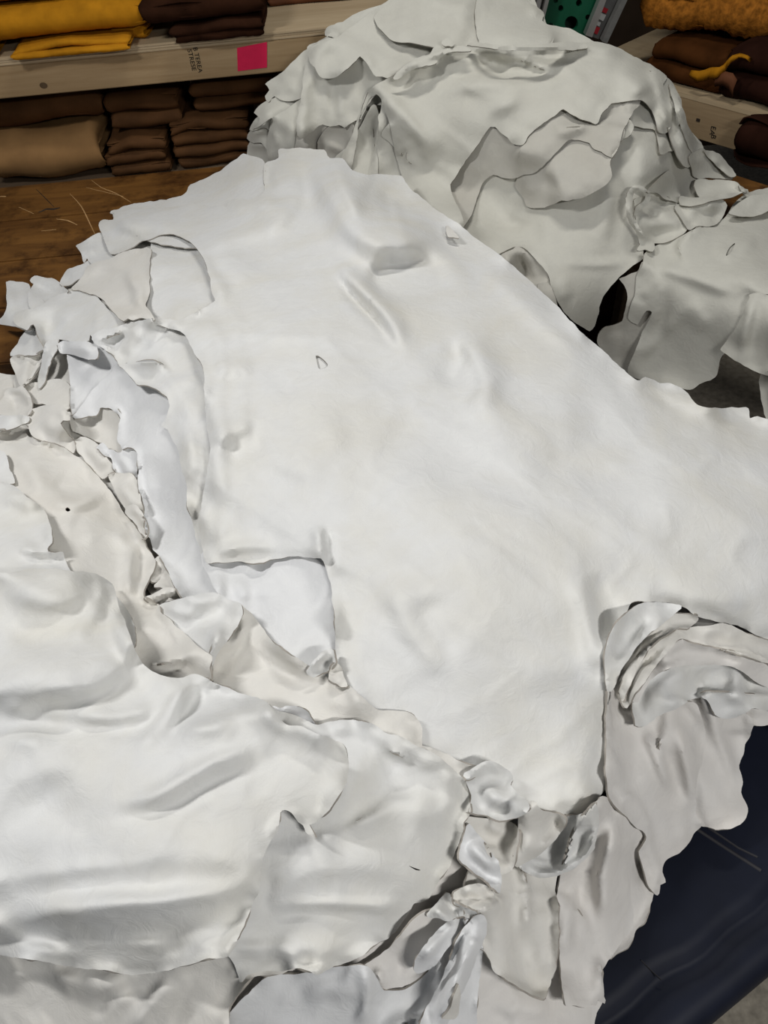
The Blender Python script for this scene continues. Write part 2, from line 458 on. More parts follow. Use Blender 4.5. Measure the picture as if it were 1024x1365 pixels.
# brown work bench on the left
wb = empty('work_bench', (-.9, 2.1, 0), 'worn brown wooden work bench with scratched top beside the white pile', 'table')
def loc_(o, wp):   # keep world coordinates under an Empty that is only translated
    o.location = -Vector(wb.location) if wp is None else -Vector(wp); return o
def under(o, root):
    o.parent = root; o.location = Vector(o.location) - Vector(root.location); return o
BY0, BY1 = 1.60, 2.60
bw = (BY1 - BY0) / 4
for i in range(4):
    b = box('board', (-.93, BY0 + bw * (i + .5), ZT - .025), (2.16, bw - .0015, .05), M_BENCH, bevel=.004); under(b, wb)
for x in (-1.9, .05):
    for y in (1.68, 2.5): under(box('leg', (x, y, .375), (.09, .09, .75), M_POST), wb)
under(box('apron', (-.93, 2.5, .70), (1.8, .03, .10), M_POST), wb)
under(box('apron', (-.93, 1.68, .70), (1.8, .03, .10), M_POST), wb)
def scratch(pts, wid, mat):
    P = [at_z(x, y, ZT + .0004) for x, y in catmull(S(pts), False, 8)]
    vs_, fs = [], []
    for i, p in enumerate(P):
        a = P[max(0, i - 1)]; b = P[min(len(P) - 1, i + 1)]; t = b - a; t /= np.linalg.norm(t) + 1e-9; nn = np.array([-t[1], t[0], 0])
        ww = wid * (.25 + .75 * sin(pi * (i + .5) / len(P)))
        vs_ += [p - nn * ww, p + nn * ww + [0, 0, .0004], p + nn * ww * 2 - [0, 0, .0002]]
    for i in range(len(P) - 1):
        for q in (0, 1): fs.append((3 * i + q, 3 * i + q + 1, 3 * i + 4 + q, 3 * i + 3 + q))
    under(mesh_obj('scratch' if mat is M_SCR else 'gouge', vs_, fs, mat), wb)
for s_, w_, m_ in [('93 258 108 275 122 303 128 315', .0012, M_SCR), ('122 240 135 250 155 258 175 270', .0012, M_SCR), ('75 292 90 294 103 300', .0016, M_SCR),
                   ('48 252 58 262 72 276', .0010, M_DENT), ('52 283 62 279 72 279 80 277', .004, M_DENT), 
                   ('0 262 8 262', .003, M_SCR), ('115 250 140 256 165 262', .0008, M_SCR), ('25 276 45 285', .001, M_SCR), ('55 308 75 306', .001, M_SCR),
                   ]:
    scratch(s_, w_, m_)

# far table: planks running along its length
ft = empty('plank_table', tuple(FP0 * [1, 1, 0]), 'brown plank table whose back edge shows beside the far pile', 'table')
LT = at_z(860, 345, ZT); DEP = .56
nb = 4
for i in range(nb):
    o0 = i * DEP / nb; o1 = (i + 1) * DEP / nb - .0015
    def cut(o):    # start where x = .22
        p = LT + FPN * o; return p + FPD * ((.22 - p[0]) / FPD[0])
    a, b = cut(o0), cut(o1); c = LT + FPN * o1 + FPD * 1.5; d = LT + FPN * o0 + FPD * 1.5
    q = [a, d, c, b]; vs_ = [(*p[:2], ZT) for p in q] + [(*p[:2], ZT - .04) for p in q]
    under(mesh_obj('board', vs_, [(0, 1, 2, 3), (7, 6, 5, 4), (0, 4, 5, 1), (1, 5, 6, 2), (2, 6, 7, 3), (3, 7, 4, 0)], M_BENCH), ft)
for t, o in ((-.42, .12), (1.4, .08), (1.4, .48), (-.3, .48)):
    p = LT + FPN * o + FPD * t; under(box('leg', (p[0], p[1], .38), (.07, .07, .76), M_POST), ft)

# navy padded table under the front pile
def navy_z(): return ZN - .012
nt_ = empty('padded_table', (.1, .7, 0), 'dark navy vinyl covered table under the white pile at lower right', 'table')
A = at_z(800, 1405, ZN); B = at_z(1060, 1195, ZN)
dirn = (B - A)[:2] / np.linalg.norm((B - A)[:2]); nn = np.array([dirn[1], -dirn[0]])   # outward (towards the floor)
zt = navy_z()
prof = [(-.78, zt), (-.045, zt), (-.030, zt - .001), (-.022, zt - .012), (-.012, zt - .014), (0.0, zt - .006), (.018, zt + .000), (.036, zt - .006), (.046, zt - .02), (.050, zt - .045), (.046, zt - .09), (.02, zt - .1)]
vs_, fs = [], []
NS = 80; Lp = 2.0; st = A[:2] - dirn * 1.05
for i in range(NS + 1):
    for k, (o, z) in enumerate(prof):
        wob = .004 * sin(i * .5 + 1) + .003 * sin(i * 1.3)
        p = st + dirn * (Lp * i / NS) + nn * (o + (wob if 0 < k < 6 else 0)); vs_.append((p[0], p[1], z))
K = len(prof)
for i in range(NS):
    for k in range(K - 1): fs.append((i * K + k, i * K + k + 1, (i + 1) * K + k + 1, (i + 1) * K + k))
top_ = mesh_obj('padded_top', vs_, fs, M_NAVY, None, True); under(top_, nt_)
s_ = top_.modifiers.new('t', 'SOLIDIFY'); s_.thickness = .02; s_.offset = -1
for pts, wd in (('930 1105 965 1128 1015 1160', .003), ('945 1103 985 1130 1010 1142', .002), ('855 1280 870 1295 882 1306', .0008)):
    P = [at_z(x, y, zt + .0015) for x, y in S(pts)]
    vs_, fs = [], []
    for i, p in enumerate(P):
        t = P[min(i + 1, len(P) - 1)] - P[max(i - 1, 0)]; t /= np.linalg.norm(t); n2 = np.array([-t[1], t[0], 0])
        vs_ += [p - n2 * wd - [0, 0, .002], p + [0, 0, .002], p + n2 * wd - [0, 0, .002]]
    for i in range(len(P) - 1):
        for q in (0, 1): fs.append((3 * i + q, 3 * i + q + 1, 3 * i + 4 + q, 3 * i + 3 + q))
    under(mesh_obj('seam', vs_, fs, plain('worn_vinyl', (.022, .021, .024), .55, .3), None, True), nt_)
for s1 in (.2, 1.85):
    for o in (-.1, -.7):
        p = st + dirn * s1 + nn * o; under(box('leg', (p[0], p[1], (zt - .02) / 2), (.06, .06, zt - .025), M_POST), nt_)

# ------------------------------------------------------------------ shelves
def pt_on_back(x, y, Y=2.64): return at_y(x, y, Y)
sh = empty('wooden_shelf', (-.8, 2.9, 0), 'pine shelf with plywood board behind the work bench', 'shelf')
SX0, SX1 = -2.0, .42; SY = 2.635
under(box('front_beam', ((SX0 + SX1) / 2, SY + .019, 1.098), (SX1 - SX0, .038, .089), M_PINE, bevel=.003), sh)
for i, z in enumerate((1.1465, 1.1535, 1.1605)):
    under(box('ply_layer', ((SX0 + SX1) / 2, SY + .31 + .002 * (i % 2), z), (SX1 - SX0, .62, .0066), M_PLY, bevel=.0008), sh)
ZS = 1.164
under(box('lower_board', ((SX0 + SX1) / 2, SY + .33, .755), (SX1 - SX0, .62, .02), M_POST, bevel=.001), sh)
under(box('lower_beam', ((SX0 + SX1) / 2, SY + .05, .700), (SX1 - SX0, .038, .089), M_PINE, bevel=.001), sh)
for x in (-1.95, .38): under(box('post', (x, SY + .6, .8), (.06, .06, 1.6), M_POST), sh)
kp = at_y(58, 114, SY - .001)   # knot in the beam
bm = bmesh.new(); bmesh.ops.create_circle(bm, cap_ends=True, radius=.011, segments=16)
bmesh.ops.scale(bm, vec=(1.1, .8, 1), verts=bm.verts); bmesh.ops.rotate(bm, matrix=Matrix.Rotation(pi / 2, 3, 'X'), verts=bm.verts); bmesh.ops.translate(bm, vec=kp, verts=bm.verts)
under(bm_obj('knot', bm, plain('knot_wood', (.10, .065, .035), .7, .2)), sh)
# stamped lettering, three short vertical lines of print
fontc = 0
def text(body, p, size, mat, rot, parent, name='print'):
    cu = bpy.data.curves.new(name, 'FONT'); cu.body = body; cu.size = size; cu.extrude = .0002; cu.align_x = 'CENTER'; cu.align_y = 'CENTER'
    o = bpy.data.objects.new(name, cu); col.objects.link(o); o.rotation_euler = rot
    dg = bpy.context.evaluated_depsgraph_get(); me = bpy.data.meshes.new_from_object(o.evaluated_get(dg))
    me.materials.clear(); me.materials.append(mat)
    o2 = bpy.data.objects.new(name, me); col.objects.link(o2); o2.rotation_euler = rot; o2.location = p
    bpy.data.objects.remove(o); return under(o2, parent)
for body, x in (('STRESE', 255.5), ('B TEREA', 263.5)):
    text(body, at_y(x, 80, SY - .0012), .019, M_BLK, (pi / 2, pi / 2, 0), sh)
pk = at_y(336, 72, SY - .0015)
tg = empty('pink_tag', tuple(pk), 'bright pink paper tag stuck on the pine shelf beam', 'tag')
c4 = [at_y(x, y, SY - .0018) for x, y in ((316, 64), (356, 56), (356, 90), (317, 95))]
vs_ = c4 + [p + np.array([0, .0012, 0]) for p in c4]
bt = mesh_obj('paper', vs_, [(3, 2, 1, 0), (4, 5, 6, 7), (0, 1, 5, 4), (1, 2, 6, 5), (2, 3, 7, 6), (3, 0, 4, 7)], M_PINK); under(bt, tg)

SP = at_y(906, 129, 2.75); SRZ = atan2(FPD[1], FPD[0])
rs = empty('corner_shelf', tuple(SP), 'pale wooden shelf in the dark corner right of the far pile', 'shelf', rz=SRZ)
def on_shelf(x, y, off):      # point of the vertical plane parallel to the shelf front, off metres behind it
    d = ray(x, y); return CAM + d * (((SP + FPN * off - CAM) @ FPN) / (d @ FPN))
def loc(o): o.parent = rs; return o
loc(box('front_beam', (.52, .02, -.0575), (1.9, .04, .115), M_PINEX, bevel=.002))
loc(box('shelf_board', (.52, .32, .008), (1.9, .64, .016), M_PLY, bevel=.001))
for x in (-.35, 1.4): loc(box('post', (x, .55, -.1), (.05, .05, 1.4), M_POST))
for b_, x, y in (('EA', 950, 174), ('B', 951, 182)):
    p = on_shelf(x, y, -.0015) - SP; lx = p @ FPD
    loc(text(b_, (lx, -.0015, p[2]), .026, M_BLK, (pi / 2, pi / 2, 0), rs)).location = (lx, -.0015, p[2])
p = on_shelf(931, 160, 0) - SP
loc(box('knot', (p @ FPD, -.0005, p[2]), (.014, .003, .010), M_DENT, bevel=.0005))
ZR = SP[2] + .016
M_DUM = 0

# folded hides: a long sheet folded back and forth, wrapped by its outermost turn
def folded(name_label, cat, c, size, turns, mat, rz=0, seed=0, group=None, axis='front', sag=.012, tilt=0, puff=1.0, rough_=.004, step=.012, gap=1.0, curl=None):
    """serpentine cross-section (in depth and height) extruded along the width; c = centre of its base"""
    r = np.random.default_rng(seed); Wd, Dp, Hh = size
    hl = Hh / turns; path = []
    for t in range(turns):
        z = hl * (t + .5); rr = hl * .46
        sgn = 1 if t % 2 == 0 else -1
        d0, d1 = -Dp / 2 + rr + r.uniform(0, .02), Dp / 2 - rr - r.uniform(0, .03)
        xs_ = np.linspace(d1, d0, 9) if sgn == 1 else np.linspace(d0, d1, 9)
        # each turn: lower leaf + nose + upper leaf of a plump roll
        q = rr * .98
        f = -1
        loop = [(d1, z - q)] + [(d, z - q) for d in np.linspace(d1, d0, 8)] + [(d0 - rr * sin(a) * 1.2, z - q * cos(a)) for a in np.linspace(0, pi, 9)[1:-1]] + [(d, z + q) for d in np.linspace(d0, d1, 8)]
        path.append(np.array(loop))
    root = empty('folded_hide', tuple(c), name_label, cat, group, rz)
    for t, lp in enumerate(path):
        nW = max(8, int(Wd / step)); vs_, fs = [], []
        off = r.normal() * .008; w0 = Wd * (1 - r.uniform(0, .06)); ph = r.uniform(0, 6, 4)
        n_ = len(lp)
        for i in range(nW + 1):
            u = i / nW; x = -w0 / 2 + w0 * u + off
            e = min(u, 1 - u) * 2; endf = min(1, (e / .09)) ** .5
            for k, (d, z) in enumerate(lp):
                zc = hl * (t + .5)
                wz = sag * (sin(u * 5 + ph[0]) * .4 + sin(u * 11 + ph[1]) * .2) * ((t + 1) / turns) * .6 - sag * .8 * (2 * u - 1) ** 2 * (t / turns)
                wd = .006 * sin(u * 7 + ph[2] + k * .1) + rough_ * r.normal() * .25
                zz = zc + (z - zc) * (.55 + .45 * endf) * (1 + .1 * sin(u * 9 + ph[3] + k * .35))
                vs_.append((x + .004 * sin(k * .7 + ph[1]), d + wd, max(.001, zz + wz + rough_ * r.normal() * .25 + tilt * x)))
        for i in range(nW):
            for k in range(n_ - 1): fs.append((i * n_ + k, i * n_ + k + 1, (i + 1) * n_ + k + 1, (i + 1) * n_ + k))
        o = mesh_obj('fold', vs_, fs, mat, root, True)
        sm = o.modifiers.new('s', 'SMOOTH'); sm.iterations = 2
        md = o.modifiers.new('t', 'SOLIDIFY'); md.thickness = .0035; md.offset = 0
        if Hh / turns > .03:   # leaves seen at the open end
            li = []
            fi = []
            for m_ in range(3):
                zz = hl * (t + .26 + .22 * m_); b = len(li)
                for i in range(13):
                    x = -w0 / 2 * .985 + w0 * .985 * i / 12 + off
                    for d in np.linspace(-Dp / 2 + .02, Dp / 2 - .02, 6):
                        li.append((x, d, zz + .003 * sin(i + m_ * 2) + .003 * sin(d * 40 + m_) + tilt * x))
                for i in range(12):
                    for k in range(5): fi.append((b + i * 6 + k, b + i * 6 + k + 1, b + (i + 1) * 6 + k + 1, b + (i + 1) * 6 + k))
            lo = mesh_obj('inner_leaf', li, fi, mat, root, True)
            md = lo.modifiers.new('t', 'SOLIDIFY'); md.thickness = .003
    return root

GS = 'folded hides on the pine shelf'
def base_on(x, y, z): return at_z(x, y, z)
def put(label, xl, xr, yb, z, depth, h, turns, mat, **kw):
    a = at_z(xl, yb + (xl - (xl + xr) / 2) * -.122, z); b = at_z(xr, yb + (xr - (xl + xr) / 2) * -.122, z)
    c = (a + b) / 2; wd = np.linalg.norm(b - a)
    c = c + np.array([0, depth / 2, 0]); c[2] = z
    return folded(label, 'folded hide', c, (wd, depth, h), turns, mat, **kw)
# ochre yellow stack on the upper board
y1 = folded('mustard yellow folded hide drooping over the shelf edge, lowest of the yellow stack', 'folded hide', (-.79, 2.775, ZS), (.36, .36, .032), 2, M_YEL, seed=3, group=GS)
y2 = folded('plump mustard yellow folded hide in the middle of the yellow stack', 'folded hide', (-.98, 2.80, ZS + .036), (.82, .36, .085), 1, M_YEL, seed=4, group=GS, sag=.006)
y3 = folded('small ochre roll at the right end of the yellow stack', 'folded hide', (-.615, 2.83, ZS + .001), (.11, .32, .038), 1, M_YEL, seed=5, group=GS, rz=-.1)
y4 = folded('ochre brown folded hide on top of the yellow stack', 'folded hide', (-.93, 2.84, ZS + .124), (.80, .34, .04), 1, plain('ochre_brown', (.26, .10, .01), .9, .08, bs=.25, bscale=14), seed=6, group=GS, rz=-.02)
y5 = folded('dark ochre hide end at the far left of the shelf', 'folded hide', (-1.18, 2.80, ZS), (.34, .36, .034), 1, M_YEL, seed=8, group=GS)
d1 = folded('dark brown folded hide hanging over the shelf beside the pink tag', 'folded hide', (-.36, 2.765, ZS), (.28, .36, .05), 2, M_DKB, seed=9, group=GS, sag=.02)
d2 = folded('rounded dark brown rolled hide above the pink tag', 'folded hide', (-.38, 2.78, ZS + .052), (.36, .38, .065), 1, M_DKB, seed=10, group=GS, sag=.02)
d3 = folded('near black folded hide stacked highest behind the pink tag', 'folded hide', (-.48, 2.87, ZS + .119), (.42, .36, .09), 2, M_DKB, seed=11, group=GS)
d5 = folded('russet brown folded hide at the top edge left of the far pile', 'folded hide', (-.03, 3.02, ZS), (.40, .28, .05), 2, M_RUS, seed=12, group=GS)
d6 = folded('dark folded hide on the russet one near the far pile', 'folded hide', (-.02, 3.04, ZS + .052), (.42, .28, .08), 2, M_DKB, seed=13, group=GS)
# brown folded hides on the lower board, behind the bench
ZL = .767
GL = 'brown folded hides under the pine shelf'
put('thick tan leather fold nearest the left edge, under the shelf', -15, 145, 246, ZL, .34, .155, 1, M_TAN, seed=20, group=GL, sag=.008)
put('tan leather strip lying flat beneath the thick tan fold', 20, 125, 254, ZL - .0005 + .157, .30, .02, 1, M_TAN, seed=24, group=GL) if False else None
put('medium brown folded hide stack second from the left under the shelf', 152, 232, 236, ZL, .36, .12, 3, M_BRN, seed=21, group=GL, sag=.02)
put('brown folded hide stack under the pink tag and beside the far pile', 240, 345, 222, ZL, .36, .15, 4, M_BRN, seed=22, group=GL, sag=.02)
a = at_z(60, 200, ZL + .157)
folded('dark brown leather fold resting on the thick tan fold', 'folded hide', (-1.05, 2.90, ZL + .158), (.52, .34, .09), 1, M_BRN, seed=23, group=GL)
folded('dark brown leather fold topping the second stack under the shelf', 'folded hide', (-.66, 2.89, ZL + .123), (.24, .34, .11), 2, M_BRN, seed=25, group=GL)
folded('dark brown leather fold topping the stack below the pink tag', 'folded hide', (-.36, 2.90, ZL + .153), (.30, .34, .09), 2, M_BRN, seed=26, group=GL)

# corner shelf contents
GR = 'hides on the corner shelf'
def putr(label, xa, xb, yb, off, z, dep, h, turns, mat, seed, dr=0, **kw):
    a_ = on_shelf(xa, yb, off); b_ = on_shelf(xb, yb, off); c_ = (a_ + b_) / 2 + FPN * dep / 2; wd_ = abs((b_ - a_) @ FPD)
    c_[2] = z; return folded(label, 'folded hide', c_, (wd_, dep, h), turns, mat, rz=SRZ + dr, seed=seed, group=GR, **kw)
putr('dark rust folded hide directly on the corner shelf', 850, 955, 110, .02, ZR, .5, .13, 2, plain('rust_leather', (.055, .019, .005), .9, .05, bs=.3, bscale=10, var=.4), 31)
putr('deep oxblood folded hide at right end of the corner shelf', 960, 1090, 110, .02, ZR, .5, .17, 2, plain('oxblood', (.022, .008, .005), .9, .04, bs=.3, bscale=10, var=.4), 32, sag=.03)
putr('orange shaggy shearling hide on top of the corner shelf stack', 838, 1003, 62, .08, ZR + .135, .45, .14, 1, M_ORG, 33, dr=.15, rough_=.03, sag=.05)
putr('black brown folded hide behind the shearling in the corner', 860, 1060, 0, .25, ZR + .28, .4, .20, 2, M_DKB, 34, sag=.03)
putr('dark hide flap hanging down over the front of the corner shelf', 976, 1100, 170, -.09, ZR - .125, .085, .14, 1, bpy.data.materials['oxblood'], 35, sag=.002)
def ribbon(label, P, wdt, mat, name, cat):
    P = catmull(np.array(P), False, .02)
    vs_, fs = [], []
    for i, p in enumerate(P):
        k = wdt / 2 * (.6 + .5 * sin(i * .35)); vs_ += [p + np.array([0, 0, -k]), p - FPN * .008, p + np.array([0, 0, k])]
    for i in range(len(P) - 1):
        for q in (0, 1): fs.append((3 * i + q, 3 * i + q + 1, 3 * i + 4 + q, 3 * i + 3 + q))
    o = mesh_obj(name, vs_, fs, mat, None, True); md = o.modifiers.new('t', 'SOLIDIFY'); md.thickness = .004
    return tag(o, label, cat)
ribbon('narrow ochre leather strip curling over the dark hides in the corner', [on_shelf(x, y, .0 - .02 * (i % 2)) for i, (x, y) in enumerate(S('922 98 932 101 945 98 958 96 968 88 976 78 986 74 996 76 1002 80'))], .03, M_YEL, 'leather_strip', 'strip')
ribbon('russet hide corner poking out beside the ochre strip', [on_shelf(x, y, -.01) for x, y in S('955 108 966 104 975 108 980 118')], .05, M_RUS, 'hide_corner', 'strip')

# green perforated crate with aluminium rails behind the far pile
gc = empty('green_crate', (.62, 3.0, 0), 'green plastic panel with holes standing behind the far pile', 'crate')
def panel(px, Y, th, mat, parent, name, holes=(), bevel=0):
    out = np.array(S(px)); loops = [out] + [np.array(h) for h in holes]
    vv, ee = [], []
    for lp in loops:
        b0 = len(vv); vv += [Vector((float(a_), float(b_))) for a_, b_ in lp]; ee += [(b0 + q, b0 + (q + 1) % len(lp)) for q in range(len(lp))]
    V, E_, Fc, *_ = delaunay_2d_cdt(vv, ee, [], 1, 1e-4); V = np.array([(v.x, v.y) for v in V])
    Fc = [f for f in Fc if not any(inside(h, np.array([V[list(f)].mean(0)[0]]), np.array([V[list(f)].mean(0)[1]]))[0] for h in loops[1:])]
    P = np.array([at_y(x, y, Y) for x, y in V])
    o = mesh_obj(name, P, [tuple(f) for f in Fc], mat)
    md = o.modifiers.new('t', 'SOLIDIFY'); md.thickness = th; md.offset = 0
    return under(o, parent) if parent else o
def circ(x, y, a, b): return [(x + a * cos(t), y + b * sin(t)) for t in np.linspace(0, 2 * pi, 13)[:-1]]
panel('738 -60 820 -60 775 60 715 60', 2.95, .02, M_GREEN, gc, 'perforated_panel', [circ(771, 3, 4, 5), circ(747, 10, 3.5, 4.5), circ(761, 30, 9, 10), circ(783, 22, 3.5, 4), circ(740, 0, 3, 3), circ(733, 34, 4, 5)])
panel('740 -60 818 -60 772 58 722 58', 3.03, .01, plain('dark_back', (.004, .02, .012), .6, .3), gc, 'back_panel')
al = empty('aluminium_ladder', (.72, 2.9, 0), 'aluminium rail pair with red and white stickers right of the green panel', 'ladder')
panel('822 -60 829 -60 788 48 779 45', 2.90, .03, M_ALU, al, 'rail')
panel('855 -60 862 -60 808 56 801 53', 2.90, .03, plain('dull_aluminium', (.22, .22, .21), .5, .4, metal=.5), al, 'rail')
panel('829 -60 855 -60 804 54 788 48', 2.93, .01, plain('grey_web', (.16, .16, .155), .5, .4, metal=.3), al, 'web')
panel('802 8 811 12 808 18 799 14', 2.918, .004, M_RED, al, 'red_sticker')
panel('799 16 808 20 804 28 796 24', 2.918, .004, M_WLAB, al, 'white_sticker')
panel('794 27 801 30 799 35 792 32', 2.918, .004, M_WLAB, al, 'white_sticker')
panel('791 33 800 37 796 46 787 41', 2.918, .004, M_RED, al, 'red_sticker')
lr = empty('grey_rail', (.45, 2.9, 0), 'thin grey metal rails standing left of the green panel', 'rail')
panel('728 -60 733 -60 716 25 710 25', 2.90, .02, M_ALU, lr, 'rail')
panel('742 -60 746 -60 724 28 719 28', 2.90, .02, M_ALU, lr, 'rail')
panel('733 -60 742 -60 720 26 715 26', 2.93, .01, plain('web2', (.10, .10, .095), .6, .3), lr, 'web')
# dark pieces glimpsed on the floor below the far table
folded('dark red brown hide bundle on the floor under the far table', 'hide bundle', (1.02, 2.62, .0), (.5, .4, .3), 2, M_DKB, seed=41)
# ------------------------------------------------------------------ far pile
CT = [(330, 215, 'Y', 2.50), (335, 170, 'Y', 2.50), (345, 110, 'Y', 2.50), (400, 60, 'Y', 2.52), (450, 10, 'Y', 2.56), (520, -40, 'Y', 2.62), (620, -50, 'Y', 2.66), (740, -20, 'Y', 2.62), (860, 40, 'Y', 2.45), (910, 90, 'Y', 2.36),
      (400, 130, 'Y', 2.38), (400, 200, 'Y', 2.33), (440, 240, 'Y', 2.28), (450, 70, 'Y', 2.42), (500, 50, 'Y', 2.42), (560, 20, 'Y', 2.48), (660, 20, 'Y', 2.48), (740, 40, 'Y', 2.40),
      (560, 100, 'Y', 2.27), (500, 140, 'Y', 2.26), (520, 220, 'Y', 2.18), (580, 180, 'Y', 2.12), (640, 90, 'Y', 2.22), (720, 80, 'Y', 2.20), (800, 80, 'Y', 2.22), (850, 90, 'Y', 2.22),
      (600, 260, 'Y', 2.06), (640, 180, 'Y', 2.06), (720, 150, 'Y', 2.04), (800, 140, 'Y', 2.04), (870, 150, 'Y', 2.06), (900, 170, 'Y', 2.12), (930, 200, 'Y', 2.14), (975, 236, .83),
      (680, 300, 'Y', 1.93), (740, 240, 'Y', 1.91), (820, 200, 'Y', 1.93), (880, 220, 'Y', 1.93), (915, 258, .85), (860, 260, 'Y', 1.86), (800, 300, 'Y', 1.81), (740, 345, 'P', .20), (680, 400, 'P', .34), (760, 430, 'P', .22), (600, 340, 'P', .42),
      (857, 335, .84), (905, 300, .86), (960, 280, .85), (1024, 260, .835), (1090, 270, .83), (1120, 360, .83), (1024, 330, .835), (960, 340, .835), (890, 330, .84),
      (862, 352, 'P', .03), (900, 364, 'P', .03), (960, 388, 'P', .03), (1024, 398, 'P', .03), (1110, 425, 'P', .03),
      (845, 420, 'P', .06), (900, 430, 'P', .055), (960, 450, 'P', .055), (1024, 460, 'P', .055), (1110, 480, 'P', .055),
      (840, 500, 'P', .06), (920, 520, 'P', .06), (1024, 540, 'P', .06), (790, 460, 'P', .10)]
C_ = Pile(CT, base=[(S('486 225 500 170 512 140'), 16, -45), (S('690 345 715 380'), 22, -45), (S('420 215 450 190 475 180'), 18, -35), (S('855 155 868 170'), 14, -20)])
GF = 'hides of the far pile'
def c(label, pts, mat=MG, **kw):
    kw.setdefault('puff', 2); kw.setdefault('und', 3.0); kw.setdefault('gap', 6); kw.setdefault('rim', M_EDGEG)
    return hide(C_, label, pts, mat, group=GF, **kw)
stack_body(C_, 'hide_stack', 'lower shaded white hides making up the body of the far pile', '350 200 362 120 420 72 470 20 560 0 680 20 740 60 820 85 875 115 912 165 940 205 905 262 845 262 760 290 680 310 600 320 480 235 400 215', ZT + .004, MG, GF)
# left side, lowest first
c('lowest dark-shaded curl of hide at the foot of the far pile, left end', '330 200 333 190 345 184 358 188 368 200 370 228 345 225 330 215', folds=[('333 196 345 190 358 196', 6, 10)], lift=8)
c('second curl of hide from the bottom at the far pile left end', '331 184 333 176 346 168 360 166 372 172 378 215 360 222 356 205 348 190 338 190', folds=[('334 182 348 172 362 176', 7, 14)], lift=8)
c('ruffled hide edge halfway down the far pile left end', '332 174 340 158 352 150 366 144 385 143 400 150 400 215 368 212 366 180 356 170 342 172', folds=[('334 172 350 158 372 148', 8, 16), ('364 150 366 200', 8, 8)], lift=8)
c('shaded hide tongue pointing left beneath the sleeve-shaped one', '340 150 352 137 372 128 398 122 402 180 372 166 362 158 350 166 336 172 346 158', folds=[('345 152 365 142 390 138', 8, 10)], lift=8)
c('flat hanging hide panel at the far pile left end', '362 160 380 146 398 132 420 125 420 230 362 222', folds=[('386 150 390 215', 10, 8), ('372 165 368 215', 8, -4)], dirn=(2, 5))
c('sleeve-shaped hide end pointing left near the pink tag', '354 112 372 98 390 82 402 70 412 66 425 80 418 105 404 128 390 134 376 134 366 128 358 136 353 128 358 120', folds=[('365 108 385 92 405 78', 12, 8), ('362 126 380 120 400 112', 7, 9)], lift=6)
c('little rolled hide edge on top of the far pile left shoulder', '409 62 418 58 432 52 440 46 445 42 452 44 450 60 430 66 412 72', folds=[('412 64 430 56 446 48', 5, 10)], lift=8)
c('shaded hide on the far left crest of the pile with a curled lip', '434 47 436 38 446 34 500 10 560 -30 620 -50 660 -30 600 60 480 90 450 70 446 52', folds=[('436 44 446 41', 5, 12)], lift=4)
# behind the ragged opening
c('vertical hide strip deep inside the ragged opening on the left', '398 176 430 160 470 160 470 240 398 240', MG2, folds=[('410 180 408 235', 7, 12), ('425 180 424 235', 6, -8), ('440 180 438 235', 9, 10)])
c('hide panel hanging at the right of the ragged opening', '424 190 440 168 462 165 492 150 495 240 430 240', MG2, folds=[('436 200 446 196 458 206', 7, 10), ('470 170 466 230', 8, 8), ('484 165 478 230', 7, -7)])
c('shaded hide panel with folded corner near the arch, left side', '446 212 462 196 478 172 500 140 512 200 500 240 440 240', MG, folds=[('470 196 458 232', 7, 8)])
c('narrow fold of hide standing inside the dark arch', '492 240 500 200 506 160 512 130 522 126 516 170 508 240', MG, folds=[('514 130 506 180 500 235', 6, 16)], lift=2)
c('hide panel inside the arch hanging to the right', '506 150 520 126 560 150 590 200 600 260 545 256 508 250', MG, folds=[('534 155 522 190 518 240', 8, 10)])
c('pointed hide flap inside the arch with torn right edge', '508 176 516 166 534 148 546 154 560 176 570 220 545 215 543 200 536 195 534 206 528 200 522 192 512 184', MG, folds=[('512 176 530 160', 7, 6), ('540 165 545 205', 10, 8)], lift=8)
c('long hide with a ragged lower edge on the left face of the far pile', '408 70 418 60 440 50 480 60 540 90 520 110 498 128 488 142 483 160 478 162 466 166 459 170 452 167 440 169 430 167 420 170 414 175 406 180 401 184 397 180 398 165 400 135 404 100', MG,
  folds=[('436 110 434 130 438 160', 9, 7), ('452 112 454 140 452 162', 8, 8), ('443 112 444 160', 7, -6), ('412 90 406 130 402 170', 8, 6), ('470 120 478 150', 10, 4)], lift=9, jag=1.6)
c('hide with a wavy lower edge over the left shoulder of the far pile', '412 68 430 58 450 48 520 0 600 -50 680 -40 715 20 640 60 580 70 552 84 535 98 520 104 510 101 502 101 496 95 488 84 480 75 474 80 464 90 454 99 444 105 434 105 426 102 420 90 412 80', MG,
  folds=[('430 92 450 92 470 78', 10, 5), ('484 74 496 90', 5, 8), ('500 100 520 96 545 82', 6, 6), ('452 60 480 44 520 20', 12, 4), ('520 60 560 40 600 34', 9, 4)], lift=8)
c('long smooth hide across the top crest of the far pile', '500 20 540 -10 600 -60 680 -40 704 -2 722 14 728 30 736 60 680 70 600 66 560 60 520 52', MG, dirn=(6, 8), folds=[('560 10 600 20 640 14', 8, 5), ('640 40 670 50', 10, 4), ('560 -6 610 8 640 -2', 6, 8)], lift=6)
c('thin hide draped over the right crest beside the green panel', '640 -30 690 -12 705 2 722 12 727 20 725 27 735 33 760 37 775 45 790 52 800 58 840 74 880 95 850 110 760 100 690 80 640 60', MG, folds=[('705 8 722 16', 6, 8)], lift=3)
